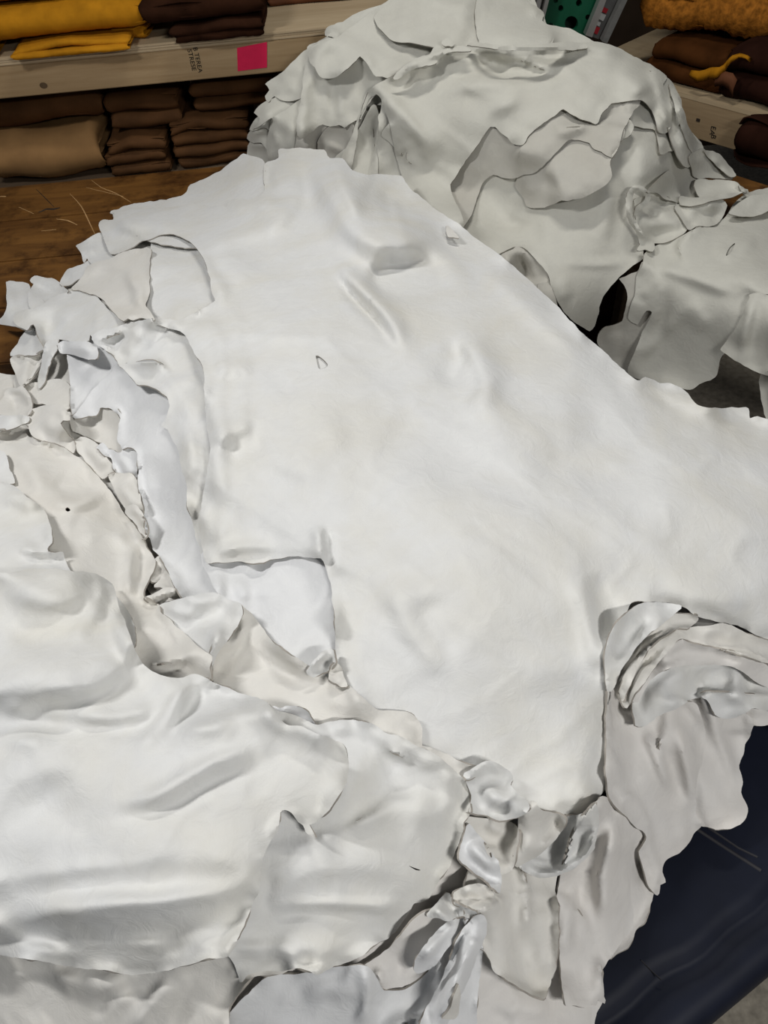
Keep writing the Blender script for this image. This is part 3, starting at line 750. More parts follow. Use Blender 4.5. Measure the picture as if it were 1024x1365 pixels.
# big vertical drape and inner pieces
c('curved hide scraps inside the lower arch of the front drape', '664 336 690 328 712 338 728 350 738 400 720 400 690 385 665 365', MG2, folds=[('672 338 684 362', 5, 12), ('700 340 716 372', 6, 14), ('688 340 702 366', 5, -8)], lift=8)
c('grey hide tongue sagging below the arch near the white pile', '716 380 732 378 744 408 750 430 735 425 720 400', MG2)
c('large shaded hide falling straight down the face of the far pile', '570 360 590 260 640 180 760 140 860 140 905 170 920 210 930 262 905 268 880 262 862 300 858 330 856 345 846 352 834 362 822 373 812 384 804 396 799 410 796 422 792 434 786 441 778 436 768 430 752 415 742 398 734 380 731 368 722 355 710 341 696 331 688 330 676 333 664 342 680 372 700 420 620 420', MG,
  folds=[('745 343 790 344 845 342', 5, -7), ('740 350 790 352 840 350', 6, 5), ('690 250 685 300', 18, 7), ('832 190 828 260', 16, -8), ('850 190 852 250', 14, 7), ('890 210 900 255', 10, -5), ('815 240 806 300 800 330', 14, 8), ('730 290 728 330', 12, 4), ('745 370 760 400', 14, 5)], und=4, lift=4)
c('hide corner hanging from the right shoulder, upper of two', '835 120 880 108 905 125 912 150 914 175 905 190 902 199 892 202 881 206 879 196 877 184 874 174 862 172 850 170 842 166', MG, dirn=(6, 8), folds=[('850 160 870 162', 8, -6), ('884 180 882 200', 5, 8)], lift=6)
c('small torn hide lip left of the right shoulder corner', '820 186 828 170 838 158 846 168 842 180 834 186 826 188', MG, lift=5)
c('long lobe of hide running down the right slope of the far pile', '868 95 892 105 902 120 908 150 914 180 922 205 923 216 917 223 911 220 900 200 890 170 880 130', MG, folds=[('896 120 906 160 916 212', 8, 12)], lift=6)
c('outer lobe of hide along the right outline of the far pile', '892 112 904 122 905 132 912 148 918 168 930 188 938 197 932 206 922 204 910 175 898 140', MG, folds=[('902 130 912 160 926 192', 7, 10)], lift=6)
c('triangular hide panel spreading at the foot of the right slope', '921 206 938 197 948 208 962 222 978 238 968 240 945 238 926 237 922 225', MG, folds=[('930 206 950 228', 10, 3)], lift=4)
c('narrow sheaf of hide edges sliding to the table at far right', '938 201 950 201 960 206 972 220 981 234 975 236 962 228 950 214', MG, folds=[('944 203 958 210 974 230', 4, 9), ('950 212 962 222', 3, 6)], lift=8, step=3)
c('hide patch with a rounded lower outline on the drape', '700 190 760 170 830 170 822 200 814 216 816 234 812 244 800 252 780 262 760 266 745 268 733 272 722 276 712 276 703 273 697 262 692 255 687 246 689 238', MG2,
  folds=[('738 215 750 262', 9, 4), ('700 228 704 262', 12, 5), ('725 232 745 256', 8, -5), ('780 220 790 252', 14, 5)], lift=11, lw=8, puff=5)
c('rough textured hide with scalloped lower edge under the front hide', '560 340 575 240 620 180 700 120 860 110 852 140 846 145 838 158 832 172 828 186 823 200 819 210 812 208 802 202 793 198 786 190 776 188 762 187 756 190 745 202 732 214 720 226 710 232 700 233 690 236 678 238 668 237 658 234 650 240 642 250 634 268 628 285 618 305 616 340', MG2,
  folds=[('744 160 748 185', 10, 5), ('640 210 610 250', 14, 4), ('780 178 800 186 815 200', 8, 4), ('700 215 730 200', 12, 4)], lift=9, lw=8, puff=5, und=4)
c('broad front hide over the far pile with a torn scalloped hem', '546 258 536 235 526 200 520 165 515 150 508 132 498 122 492 122 486 128 482 145 478 175 474 205 466 228 450 228 470 180 480 150 488 130 500 112 520 104 534 96 548 84 566 74 590 66 612 62 640 62 680 66 720 66 760 58 800 56 820 62 845 74 866 86 882 96 889 104 884 112 890 128 897 146 896 160 893 172 886 178 880 176 874 160 868 148 862 138 856 133 842 134 828 136 815 138 806 146 801 154 799 162 794 166 786 164 776 160 764 154 756 149 751 146 742 152 728 160 716 170 706 180 700 190 694 194 684 192 676 184 668 178 660 170 654 170 645 180 636 194 626 208 616 222 606 238 600 246 604 262 618 300 600 340 570 300', MG,
  folds=[('488 132 500 121 514 132 528 160', 9, 14), ('505 122 530 140 550 165 575 205 584 214', 9, 9), ('500 112 520 122 540 140', 12, 6), ('625 70 670 90 708 92', 10, -9), ('600 88 640 74 690 78', 10, 7), ('560 140 600 120 660 112 730 108 800 88', 14, 7), ('570 120 620 100 700 100 780 96', 9, -6),
         ('648 190 630 215 602 244', 5, 6), ('820 90 850 110 860 130', 16, 6), ('780 120 800 140', 14, 4), ('540 180 565 205', 10, -5), ('740 74 790 66 830 72', 8, 6), ('880 140 888 168', 7, 7), ('700 64 760 62 800 58', 6, 5), ('620 140 700 130 760 128', 22, 6)], lift=9, lw=8, puff=8, und=5)
c('bunched twisted hide ridge where the top hide meets the front one', '524 104 532 94 542 86 552 80 560 76 572 74 578 64 584 60 592 64 596 52 604 55 608 60 622 62 628 68 600 70 590 76 580 86 566 88 552 92 540 98 530 106', MG,
  folds=[('530 102 545 90 570 78 600 68 626 64', 5, 14), ('545 98 570 90 592 76', 4, 8), ('552 84 575 74', 3, -8)], lift=8, step=3, jag=.8)
c('small stub of hide sticking up from the bunched ridge', '590 54 597 51 606 58 604 62 594 62 588 58', MG, lift=10, step=2.5, und=.5)
c('thick folded hide hem crossing the top of the far pile', '625 60 640 57 670 60 700 60 740 58 765 56 778 58 784 64 770 66 740 66 700 67 670 67 645 64', MG, folds=[('628 62 670 62 720 63 778 60', 8, 13)], lift=3, step=3.5, und=1)
# right end of the table
c('ruffled hide hanging at the right end below the far pile, behind', '1014 500 1060 500 1060 580 1026 566 1016 540', MG, folds=[('1030 510 1034 560', 6, 8)])
c('flat hide on the plank table at the right, with a scalloped edge', '928 240 950 240 972 239 984 243 990 250 998 252 999 258 985 258 972 262 958 262 944 268 934 264 928 256', MG, folds=[('935 244 960 246 984 250', 7, 4)], lift=8)
c('little white scrap curling at the back edge of the plank table', '985 247 993 250 1000 257 1010 264 1012 272 1006 273 998 266 990 258', MG, lift=6, step=3)
c('long hide lying on the plank table at the right edge', '905 330 925 306 950 300 968 288 980 270 1000 256 1030 250 1100 262 1120 360 1060 400 980 380 930 372', MG, folds=[('960 330 1000 318 1040 320', 16, 5), ('975 342 995 326 1010 330', 10, 6)], lift=4)
c('oval ended hide on the plank table top right', '972 284 985 272 1000 262 1015 258 1040 256 1090 262 1090 280 1024 281 1016 286 1004 288 990 288 978 287', MG, lift=5)
c('narrow grey strip hide hanging behind the notch of the front drape', '858 348 850 362 838 366 826 372 829 376 835 386 836 400 832 418 829 428 818 434 804 438 798 446 797 458 812 474 832 494 846 498 870 440 880 380', MG2, folds=[('842 380 838 440 830 480', 8, 6), ('820 440 818 480', 8, 4)], lift=5)
c('wide shaded hide hanging over the front edge of the plank table', '858 352 860 338 872 330 890 322 905 316 922 308 944 302 968 300 1000 310 1040 330 1100 360 1100 400 1015 392 1000 420 985 445 970 468 962 474 959 488 956 500 950 505 936 510 920 519 900 515 880 512 860 506 842 500 838 490 848 466 858 440 866 426 869 416 862 414 856 422 850 432 845 431 838 424 840 410 846 390 850 370', MG,
  folds=[('862 352 900 364 960 386 990 390', 8, 7), ('885 370 884 420 878 470', 12, -5), ('915 400 945 440', 14, 5), ('900 440 930 480', 12, -4), ('905 420 880 450 850 480', 8, 5), ('850 378 864 380', 4, -5), ('848 398 862 402', 4, -4), ('975 330 960 345', 12, 5)], und=4, puff=4, lift=5, holes=['968 341 972 331 980 324 975 336'])
c('shaded hide flap hanging in front at the right edge, with a straight slanted hem', '1000 394 1014 390 1030 394 1060 398 1110 420 1100 520 1050 512 1024 503 1008 496 994 488 980 480 968 472 960 466 968 454 980 438 990 420', MG, dirn=(6, 8), folds=[('1006 398 996 430 985 468', 9, 8), ('1014 394 1004 440 998 480', 8, -7), ('1030 410 1040 490', 14, 6)], puff=6, lift=6)
c('shaded hide surface seen through the short slit in the hide over the plank table', '962 344 966 326 982 318 986 328 978 344', MG, und=0, gap=-5, lift=0, tilt=0, puff=0, crump=0, jag=0)
# jumble on the table, middle right
c('cup-shaped hide jumble at the middle of the far pile foot', '846 268 858 262 880 262 898 268 908 284 918 302 914 310 900 318 884 324 870 325 862 330 856 318 848 300', MG, folds=[('852 272 866 268 896 270', 5, -12), ('860 300 890 296 914 304', 12, 10), ('872 280 866 292', 12, -12)], lift=6, puff=8)
c('thin standing hide ribbon looping down the jumble', '835 262 838 254 848 247 856 248 866 256 867 264 862 274 850 282 846 290 852 302 864 316 871 324 869 334 860 332 850 333 854 326 850 314 840 296 834 280', MG, folds=[('838 262 840 286 856 312 868 326', 4, 16), ('840 254 850 250 864 260', 4, 14), ('848 268 856 260', 5, -8)], lift=4, step=3, holes=['844 290 843 275 845 258 850 254 860 260 858 268 848 276'])
c('pointed triangular hide corner standing on the jumble', '862 256 872 246 882 236 893 227 898 234 903 246 908 262 907 272 896 268 884 262 874 256', MG, folds=[('866 254 882 244 896 232', 12, 8), ('900 240 906 264', 5, -5)], lift=8, puff=6)
c('rolled hide bundle lying right of the pointed corner', '900 274 910 270 930 267 950 264 962 266 968 274 964 286 956 298 946 302 932 303 918 308 912 298 905 286 899 278', MG, folds=[('906 278 935 274 962 272', 14, 12), ('910 290 940 294 956 290', 10, 6)], lift=5, puff=8)
c('slim tapering hide tail reaching from the jumble to the right', '907 262 922 264 940 262 956 261 975 257 990 256 978 262 960 266 940 270 920 274 908 272', MG, folds=[('912 266 950 264 980 259', 5, 6)], lift=5)

# ------------------------------------------------------------------ front pile
AT = [(131, 290, .835), (200, 265, .85), (250, 252, .86), (320, 212, .90), (372, 200, .96), (432, 198, .98), (500, 228, .97), (547, 245, .97), (620, 304, 1.0), (700, 366, 1.02), (800, 470, 1.03), (850, 507, 1.01), (920, 535, .97), (1000, 553, .93), (1100, 575, .87),
      (1100, 700, .90), (1100, 860, .84), (1024, 700, .97), (900, 650, 1.03), (600, 600, 1.11), (450, 450, 1.11), (350, 350, 1.03), (300, 500, 1.10), (280, 650, 1.10), (230, 430, 1.05), (200, 360, .98), (150, 340, .90), (105, 330, .835), (90, 380, .86), (10, 380, .825), (-10, 430, .82), (60, 440, .89), (130, 440, .97),
      (180, 500, 1.02), (60, 520, .90), (0, 500, .86), (100, 560, .95), (150, 640, .97), (185, 700, .98), (225, 780, 1.02), (400, 800, 1.10), (600, 800, 1.12), (750, 800, 1.07), (700, 1000, 1.01), (770, 1080, .95), (560, 970, 1.06), (450, 900, 1.09), (820, 800, 1.03), (880, 790, 1.01), (960, 830, .95), (812, 1000, .95), (812, 880, 1.01),
      (860, 880, .965), (930, 900, .90), (850, 960, .91), (950, 945, .835), (1010, 960, .775), (1100, 980, .74), (990, 1095, .725), (930, 1105, .728), (876, 1190, .728), (800, 1335, .730), (862, 1230, .728), (830, 1060, .88), (900, 1040, .79), (780, 1160, .84), (750, 1290, .79), (700, 1320, .83), (640, 1350, .86), (690, 1130, .94), (620, 1200, .96), (600, 1290, .91), (760, 1400, .75), (560, 1400, .88),
      (480, 1280, .99), (600, 1050, 1.03), (460, 1000, 1.09), (400, 1080, 1.10), (300, 1000, 1.13), (100, 1000, 1.13), (0, 900, 1.11), (0, 1100, 1.11), (100, 780, 1.07), (0, 710, 1.02), (60, 650, 1.0), (0, 600, .96), (70, 590, .96), (200, 1200, 1.09), (100, 1280, 1.03), (0, 1270, 1.03), (300, 1270, 1.04), (150, 1420, .95), (400, 1400, .93), (-150, 1000, 1.08), (-150, 700, .98), (-120, 1300, .98), (-120, 560, .85)]
A_ = Pile(AT, base=[(S('195 700 205 740 212 790'), 14, -40), (S('60 470 50 500 90 490'), 12, -35), (S('110 570 140 570 150 590'), 14, -25), (S('160 670 175 690'), 10, -25), (S('10 530 30 540'), 16, -25), (S('228 345 240 340 262 350'), 26, -22), (S('850 840 835 900 830 960'), 20, -25), (S('735 1120 765 1110 780 1090'), 16, -9), (S('560 1230 600 1215 630 1205'), 12, -25), (S('840 1130 862 1180'), 8, -20)])
GA = 'hides of the front white pile'
def a(label, pts, mat=MW, **kw):
    kw.setdefault('puff', 2); kw.setdefault('und', 3.0); kw.setdefault('gap', 6.5)
    return hide(A_, label, pts, mat, group=GA, **kw)
stack_body(A_, 'hide_stack', 'lower white hides making up the body of the front pile', '150 330 200 290 345 262 440 240 530 262 620 345 700 420 780 500 850 560 940 590 1040 620 1100 660 1100 790 1000 800 900 780 812 820 790 1000 720 1060 600 1100 520 1230 300 1250 0 1240 -100 1200 -120 760 -20 640 60 560 80 470 110 400', ZT + .004, MC, GA)
a('cream hide lying under the beige ones at the left edge', '-120 520 20 500 100 560 200 700 230 800 300 860 100 900 -120 900', MC, und=1)
a('grey-white hide in the shade under the scalloped lower middle hide', '-140 1200 420 1120 560 1060 680 1120 700 1250 620 1330 400 1400 -140 1400', MK, und=1)
a('pale hide mostly hidden below the left ruffles', '30 470 60 420 120 360 300 360 330 800 240 820 180 760 130 640 70 590 30 560 20 510', MC, und=1, lift=2)
a('white hide corner at the extreme left lying on the bench', '10 378 22 377 38 379 42 392 60 402 62 425 40 440 20 436 -6 430 4 420 10 405 9 390', folds=[('14 384 12 410', 5, 6), ('38 384 40 410', 4, 8)], lift=8)
a('small white hide flap above the leftmost corner', '39 374 46 367 60 370 76 373 85 380 92 388 80 396 62 402 46 414 39 408 38 390 46 378', folds=[('44 372 62 376 86 388', 6, 8), ('46 380 74 392', 5, -4)], lift=8)
a('rounded white hide lobe resting on the bench', '80 378 84 368 90 360 100 356 112 352 122 346 132 356 120 366 104 374 92 380', folds=[('88 368 104 358 120 352', 10, 8)], lift=5)
a('white hide corner with a curled edge under the upper left flap', '100 328 110 322 122 314 134 310 142 318 152 334 164 346 140 352 122 352 116 344 112 350 108 338', folds=[('104 330 112 344', 5, 7), ('118 330 124 340', 6, 9)], lift=7)
a('creased hide triangle at the left over the gap in the bench', '14 474 24 458 36 440 48 440 58 452 62 464 50 472 30 474', folds=[('48 446 60 462', 4, 6)], lift=5)
a('shadowed hide wedge under the left jumble', '14 476 42 474 60 470 48 498 30 516 22 500', MC, folds=[('40 476 28 510', 4, 8)], lift=6)
a('second shadowed hide wedge beside it, narrower', '32 514 46 490 60 474 72 470 62 490 46 506', MC, lift=6, step=3)
a('small cream hide scrap between the left ruffles and the beige hides', '24 520 42 510 58 508 80 505 94 515 96 540 84 548 60 540 40 538', MC, lift=5)
a('bluish white hide panel below the ruffles at left', '90 470 98 464 120 452 140 462 158 484 148 500 130 515 114 536 98 556 94 540 93 510 92 490', MB, folds=[('128 485 118 510 100 550', 3, 4), ('96 478 112 478 130 480', 6, -5)], lift=4)
a('grey-shaded hide tongue under the torn white edge', '94 556 110 545 140 540 160 548 162 590 166 600 150 604 140 592 128 588 112 580 98 574 94 566', MC, folds=[('110 562 108 580', 8, -4)], lift=3)
a('cream rounded hide lobe in the crevice, upper one', '99 590 108 583 118 586 130 592 138 604 148 616 153 626 146 634 136 640 124 630 112 612 102 602', MC, folds=[('110 590 130 606 142 628', 12, 8)], lift=6)
a('crumpled white scrap hanging at the top of the crevice', '128 596 134 591 140 592 146 598 160 604 166 598 174 596 184 606 186 640 189 664 172 654 158 634 150 622 148 610 136 604', MB, folds=[('150 606 164 616 176 640', 8, 7), ('136 598 148 602', 4, 5)], lift=8, jag=1.8, step=3)
a('cream hide lobe in the crevice, middle one', '144 634 150 630 165 630 176 630 184 640 188 662 192 684 198 704 190 712 182 692 172 684 162 672 152 652', MC, folds=[('156 640 170 660 188 684', 10, 10)], lift=6)
a('small cream curl at the narrowest part of the crevice', '166 682 174 673 184 676 194 690 199 706 196 716 189 718 184 704 176 694', MC, folds=[('170 680 184 682 194 702', 5, 9)], lift=5, step=3)
a('leaf-shaped cream hide fold lower in the crevice', '194 758 200 752 207 745 213 741 220 750 226 757 218 768 208 777 200 774', MC, folds=[('198 758 214 748', 8, 8)], lift=6, step=3)
a('tapering cream hide fold beside the leaf-shaped one', '205 780 214 770 224 757 233 770 242 790 244 797 236 797 228 788 216 784', MC, folds=[('226 762 238 790', 5, 6), ('210 780 228 782', 4, 6)], lift=5, step=3)
a('knot of rolled hide edges at the foot of the crevice', '193 796 204 792 214 786 226 783 238 786 245 796 238 800 226 802 210 804 198 802', MC, folds=[('198 798 212 794 222 786', 5, 12), ('222 796 232 788 240 794', 5, 12)], lift=6, step=3)
a('broad white ruffled hide across the left side of the front pile', '22 432 18 425 25 415 42 412 60 402 76 394 95 388 110 384 130 396 150 415 180 425 205 430 180 440 150 448 128 452 120 446 119 454 108 456 98 455 88 453 78 451 76 458 68 466 60 470 57 462 52 452 48 442 44 433 36 440',
  folds=[('28 424 50 414 80 404', 8, 6), ('46 436 54 460', 5, 8), ('72 425 66 440 52 448', 10, -6), ('96 405 80 430', 14, 5), ('130 402 128 445', 3, 3), ('80 452 96 462', 5, 4)], lift=8)
a('crumpled strip of hide curling out of the left jumble', '62 456 72 452 78 456 77 468 68 482 62 498 58 512 52 518 50 506 54 488 58 470', MW, folds=[('76 458 64 484 56 512', 4, 13)], lift=4, step=3)
a('rolled white hide end below the broad ruffled one', '78 460 84 455 100 456 118 456 130 462 130 478 118 480 98 474 80 470', MB, folds=[('82 460 104 462 126 468', 10, 8)], lift=5)
a('bright white hide seen through the arched opening', '192 434 194 412 196 395 198 370 198 345 210 312 262 330 300 380 300 402 284 408 268 414 246 428 225 436', folds=[('205 360 230 350 262 362', 10, 3)], lift=3)
a('cream twisted hide flap with a pinched end at left', '96 385 103 376 112 366 118 355 130 350 148 344 170 334 200 330 201 345 199 370 199 392 194 406 200 416 206 426 202 430 194 426 186 425 178 427 170 424 165 428 158 424 148 414 138 402 130 394 120 391 108 388', MC,
  folds=[('170 356 178 385 184 416', 7, 9), ('186 365 190 400 198 424', 6, 6), ('120 358 150 356 172 356', 3, 4), ('166 425 176 418 186 425', 4, 10), ('178 380 168 410', 6, -5), ('128 388 146 406', 5, 5)], lift=7, step=3.2)
a('white hide face with a torn upper edge beside the crevice', '157 486 148 494 136 508 124 521 112 538 97 556 106 558 118 555 128 553 133 543 144 545 154 551 158 562 156 578 157 590 163 600 170 597 178 598 182 606 184 630 185 648 190 672 195 695 194 706 200 718 207 736 216 752 226 770 236 786 247 800 268 804 292 796 296 770 276 700 262 620 250 540 220 490 190 480', MB,
  folds=[('190 560 200 620 200 680', 18, 4), ('128 545 150 520 165 495', 14, 4), ('200 600 215 650 222 700', 16, -3)], lift=8, jag=1.5)
a('white hide with a straight long edge left of the topmost hide', '121 448 132 440 150 437 180 428 206 424 240 430 290 440 300 560 300 700 290 760 276 756 268 738 262 714 256 690 250 660 246 636 240 615 234 594 226 577 214 567 221 558 226 541 220 530 213 521 205 515 193 513 182 512 176 504 170 498 160 488 156 481 148 472 138 464 126 456', MW,
  folds=[('160 475 175 455 190 435', 10, 7), ('130 446 160 446', 7, -3), ('215 512 250 505 272 500', 10, 5), ('240 560 262 640', 16, 4), ('222 470 240 500', 20, -4), ('245 450 262 480 268 510', 6, -4)], lift=7, jag=1.4)
a('square white hide panel under the hem of the topmost hide', '268 740 300 730 360 725 440 735 448 770 455 830 458 880 452 896 430 905 400 900 360 880 335 850 312 820 296 800 282 775', MB, folds=[('345 765 350 800', 14, 3), ('310 770 330 800', 10, 4)], lift=2)
a('bright white hide edge behind the topmost one at upper left', '147 284 152 280 175 272 200 268 225 264 241 260 250 248 262 243 278 236 292 228 306 218 316 212 325 206 336 208 345 211 352 216 353 232 356 250 380 300 260 330 170 310', MW, folds=[('300 245 330 235 350 240', 12, 3)], lift=4, jag=1.6)
main = a('broad topmost white hide spread over the whole front pile',
  '354 250 352 235 353 218 362 214 371 210 371 199 386 199 400 198 418 199 432 200 440 210 457 210 463 218 470 226 485 231 502 232 520 232 536 234 541 242 547 252 560 262 575 273 590 285 605 295 620 306 640 321 660 335 680 351 700 368 720 387 740 405 760 426 780 448 800 464 815 480 835 496 850 507 860 503 870 506 880 510 894 510 904 514 915 520 923 530 930 538 945 542 962 544 980 543 998 544 999 558 1010 556 1024 560 1060 560 1090 580 1100 700 1080 868 1050 862 1024 852 1005 845 988 836 970 831 950 827 930 822 915 812 903 808 890 804 872 802 856 801 842 803 836 816 828 832 818 850 813 854 812 870 812 900 812 930 812 960 812 1000 812 1035 808 1050 800 1062 792 1074 782 1080 770 1086 758 1088 745 1086 732 1082 722 1079 705 1085 680 1090 640 1050 600 1040 540 1010 500 985 470 930 456 900 449 880 447 850 444 815 441 790 437 768 434 752 428 744 418 743 402 743 388 742 374 742 360 745 346 749 330 750 318 747 300 749 285 750 274 750 271 735 268 718 265 700 266 684 270 668 273 650 277 625 280 598 276 570 273 545 272 522 273 505 270 490 264 476 254 462 248 450 240 442 226 439 210 434 222 431 236 429 246 426 258 419 270 412 280 406 288 401 283 392 280 384 279 372 276 358 270 344 262 332 252 322 240 316 226 313 211 314 202 318 190 322 178 328 169 332 158 336 148 338 142 326 137 315 131 300 133 294 140 291 150 292 151 286 147 282 165 280 182 279 200 278 230 275 258 272 270 273 281 275 292 273 302 277 306 268 318 265 330 266 344 262',
  MW, puff=14, und=1.7, lift=7, lw=8, smooth=7,
  folds=[('432 204 448 240 462 275 478 300 508 316 545 316 580 292', 40, 30), ('440 210 458 250 482 296', 10, 8), ('486 356 525 372 562 368 590 340', 34, -16), ('505 270 530 262 545 250', 26, -6),
         ('448 338 466 372 495 400 520 432 545 470', 12, 12), ('450 362 476 400 505 428 528 462', 10, -10), ('400 215 412 250 424 290', 18, -7), ('385 220 392 260 380 300', 16, 7), ('362 222 372 260', 10, 6),
         ('480 245 515 262 548 262', 14, -6), ('540 236 546 252 549 270', 4, 4), ('268 318 300 345 340 380', 20, 7), ('215 318 250 322 272 345 282 380', 9, 5), ('136 300 200 300 262 312', 12, 7), ('150 330 200 312 260 322', 10, -5), ('300 280 340 272 370 285', 10, 5),
         ('280 520 285 560 283 600', 12, 4), ('286 500 310 490 340 500', 10, 4), ('300 620 330 600 360 590', 18, -5), ('280 590 310 575 340 560', 14, 5), ('610 440 640 480 648 520 620 560', 18, 8), ('590 520 610 480 600 450', 16, -6),
         ('390 650 420 600 470 570', 34, 4), ('425 700 428 730 432 748', 7, 9), ('437 700 440 740 440 770', 7, -7), ('280 740 330 728 370 732', 7, 5), ('560 790 580 840 620 870', 26, -5), ('520 760 545 830 600 900', 26, 6),
         ('786 760 802 810 810 870', 14, -8), ('760 760 785 820 796 900', 20, 7), ('640 340 680 380 720 420 790 480', 24, 6), ('560 280 600 320 650 380', 20, -5), ('620 590 700 570 800 560', 50, 6), ('700 640 780 620 880 640', 45, -5),
         ('500 560 560 600 640 640', 40, -4), ('870 780 930 800 1000 820', 18, 6), ('860 700 940 740 1024 780', 34, -5), ('720 1060 760 1070 800 1050', 14, 6), ('440 900 480 950', 20, 3), ('870 520 910 530 960 555', 16, 5), ('850 512 880 530 900 545', 9, -4), ('330 450 400 440 470 455', 30, 4), ('290 440 350 448 440 452', 4, 1.6), ('370 530 400 500 420 480', 24, -3)],
  holes=['421 474 424 474 431 479 437 486 435 490 426 492 423 485'])
a('small white hide surface seen through the triangular cut in the topmost hide', '414 467 428 466 444 482 442 496 426 500 416 488', MW, und=0, gap=-4.5, lift=0, tilt=0, puff=0, crump=0, jag=0)
a('small triangular torn flap lifting near the upper right edge of the topmost hide', '595 301 600 303 606 310 612 317 604 316 597 315', MC, lift=10, step=2.5, und=.3, jag=.3)

# right-hand skirt
a('pale hide lying lowest at the bottom right on the navy cover', '560 1400 580 1300 600 1250 640 1210 700 1190 760 1200 800 1280 804 1332 795 1350 782 1390 700 1440', MK, folds=[('650 1330 690 1340 740 1350', 20, 4), ('660 1390 680 1350', 12, -4)])
a('grey hide spreading beneath the far right corner of the fan', '935 925 1000 925 1040 930 1100 950 1090 990 1040 968 1024 966 1010 968 1003 968 998 974 960 970', MK, folds=[('1000 945 1024 950', 8, 4)], lift=7)
a('hanging hide at the right with a rounded lobe over the navy cover', '905 920 950 930 990 945 1004 962 1001 976 993 992 991 1006 986 1020 989 1034 990 1046 988 1056 993 1070 996 1082 990 1096 978 1102 962 1105 946 1103 930 1098 920 1088 890 1040 880 980', MK, fs=.6, und=1.6, dirn=(5.5, 7),
  folds=[('945 950 965 1000 985 1050', 7, 8), ('955 945 975 990 990 1030', 7, -5), ('935 990 950 1060 960 1098', 20, 9), ('905 980 925 1040 932 1090', 9, -6)], lift=5, puff=6)
a('narrow darker hide strip behind the hanging fan', '835 1060 862 1090 872 1130 880 1160 872 1196 868 1210 858 1230 850 1238 845 1252 838 1264 824 1272 812 1278 800 1240 800 1160', MK, dirn=(5.5, 7), folds=[('850 1140 862 1175', 7, -5)], lift=5)
a('long pale hide hanging to a ragged tip at the bottom', '800 1062 818 1068 832 1085 841 1098 841 1120 842 1150 842 1200 846 1232 830 1256 818 1270 808 1284 803 1298 803 1315 806 1336 797 1331 794 1340 788 1338 780 1343 764 1341 754 1342 750 1320 747 1290 745 1240 742 1200 752 1150 770 1100', MK, fs=.6, und=1.6, dirn=(5.5, 7),
  folds=[('768 1165 762 1220 750 1280', 8, 7), ('775 1160 772 1200 766 1260', 9, -6), ('820 1090 815 1160 805 1240', 20, 6), ('836 1100 838 1180', 6, 4), ('756 1180 752 1210', 4, -5)], lift=6)
a('white hide panel with a small scar hanging below the curled bowl', '640 1130 690 1140 740 1155 742 1180 743 1220 744 1260 743 1290 738 1306 732 1322 726 1331 716 1328 704 1322 690 1314 676 1304 662 1296 652 1280 644 1268 634 1262 622 1240 620 1180', MC, fs=.6, und=1.6, dirn=(5.5, 7),
  folds=[('725 1200 730 1260 722 1310', 16, 8), ('690 1180 694 1240 700 1300', 20, -5), ('740 1190 741 1280', 5, 4), ('700 1290 712 1296', 4, 3)], lift=7, jag=1.4)
a('large fan-shaped hide with pointed lobes hanging at right', '808 960 812 900 826 880 850 900 880 925 905 935 930 940 940 990 930 1040 928 1085 936 1100 926 1112 922 1122 912 1132 902 1140 894 1144 887 1152 884 1162 887 1176 881 1180 877 1194 868 1186 861 1172 857 1158 853 1144 851 1135 858 1124 861 1116 856 1108 846 1102 836 1090 822 1076 812 1062 809 1040', MK, fs=.6, und=1.6, dirn=(5.5, 7),
  folds=[('858 968 876 1010 896 1060', 9, 11), ('872 975 890 1020 905 1070', 8, -8), ('905 975 918 1030 928 1085', 8, 10), ('890 985 902 1030 912 1080', 9, -4), ('840 960 838 1010 840 1060', 14, -5), ('905 1060 915 1100 912 1130', 12, 6), ('820 1010 830 1050', 12, 4), ('845 1098 858 1112 852 1134', 4, 5)], lift=5, puff=8)
a('wide pale hide forming the lowest band of the right fan', '845 962 842 940 848 916 870 890 905 880 960 876 1000 878 1060 890 1100 900 1100 985 1050 962 1024 948 1012 946 1002 944 996 950 986 954 974 958 962 956 954 952 948 942 941 933 932 930 922 932 912 938 896 946 878 954 862 965 852 968', MW,
  folds=[('870 925 900 905 925 900', 14, 7), ('928 905 938 920 942 930', 6, -7), ('960 890 985 900 975 945', 16, 9), ('990 885 998 910 1004 940', 9, -7), ('905 890 950 886 990 876', 6, 5)], lift=8, puff=7)
a('pale hide sheet with a creased hem, third down in the right fan', '838 930 846 906 862 884 878 868 892 856 906 846 910 852 922 857 938 861 955 864 975 868 990 871 1008 877 1024 882 1060 894 1080 910 1024 915 980 890 940 886 900 890 870 905 850 935', MK,
  folds=[('906 848 940 860 990 872 1024 882', 5, 5), ('880 880 900 862 912 852', 6, 7), ('950 872 975 868 1000 880', 8, 4)], lift=7, puff=4)
a('thin sheet second down in the right fan, curving to the left', '826 926 832 902 846 880 862 862 878 848 892 840 903 838 922 836 945 834 968 832 1000 846 1040 860 1080 880 1060 900 1024 884 975 868 930 858 908 852 896 862 876 886 862 905 848 924 836 944', MC,
  folds=[('832 920 850 884 880 856 902 842', 5, 8), ('930 846 960 842 990 856', 10, 5)], lift=7, puff=4)
a('curved hide sheet peeling at the left of the right fan', '818 915 822 892 834 868 850 848 866 834 882 822 900 818 930 822 920 836 902 838 886 848 866 866 850 890 838 916 828 936', MC, folds=[('822 900 838 866 862 842 890 826', 6, 8)], lift=7)
a('bright white hide sheet just under the arch of the topmost hide', '806 880 812 850 826 828 840 812 856 804 880 803 908 808 900 818 886 830 866 844 850 862 838 880 828 894 818 916 810 920', MW, folds=[('836 822 862 818 888 816', 16, 6)], lift=7, lw=6)
main_arch = True

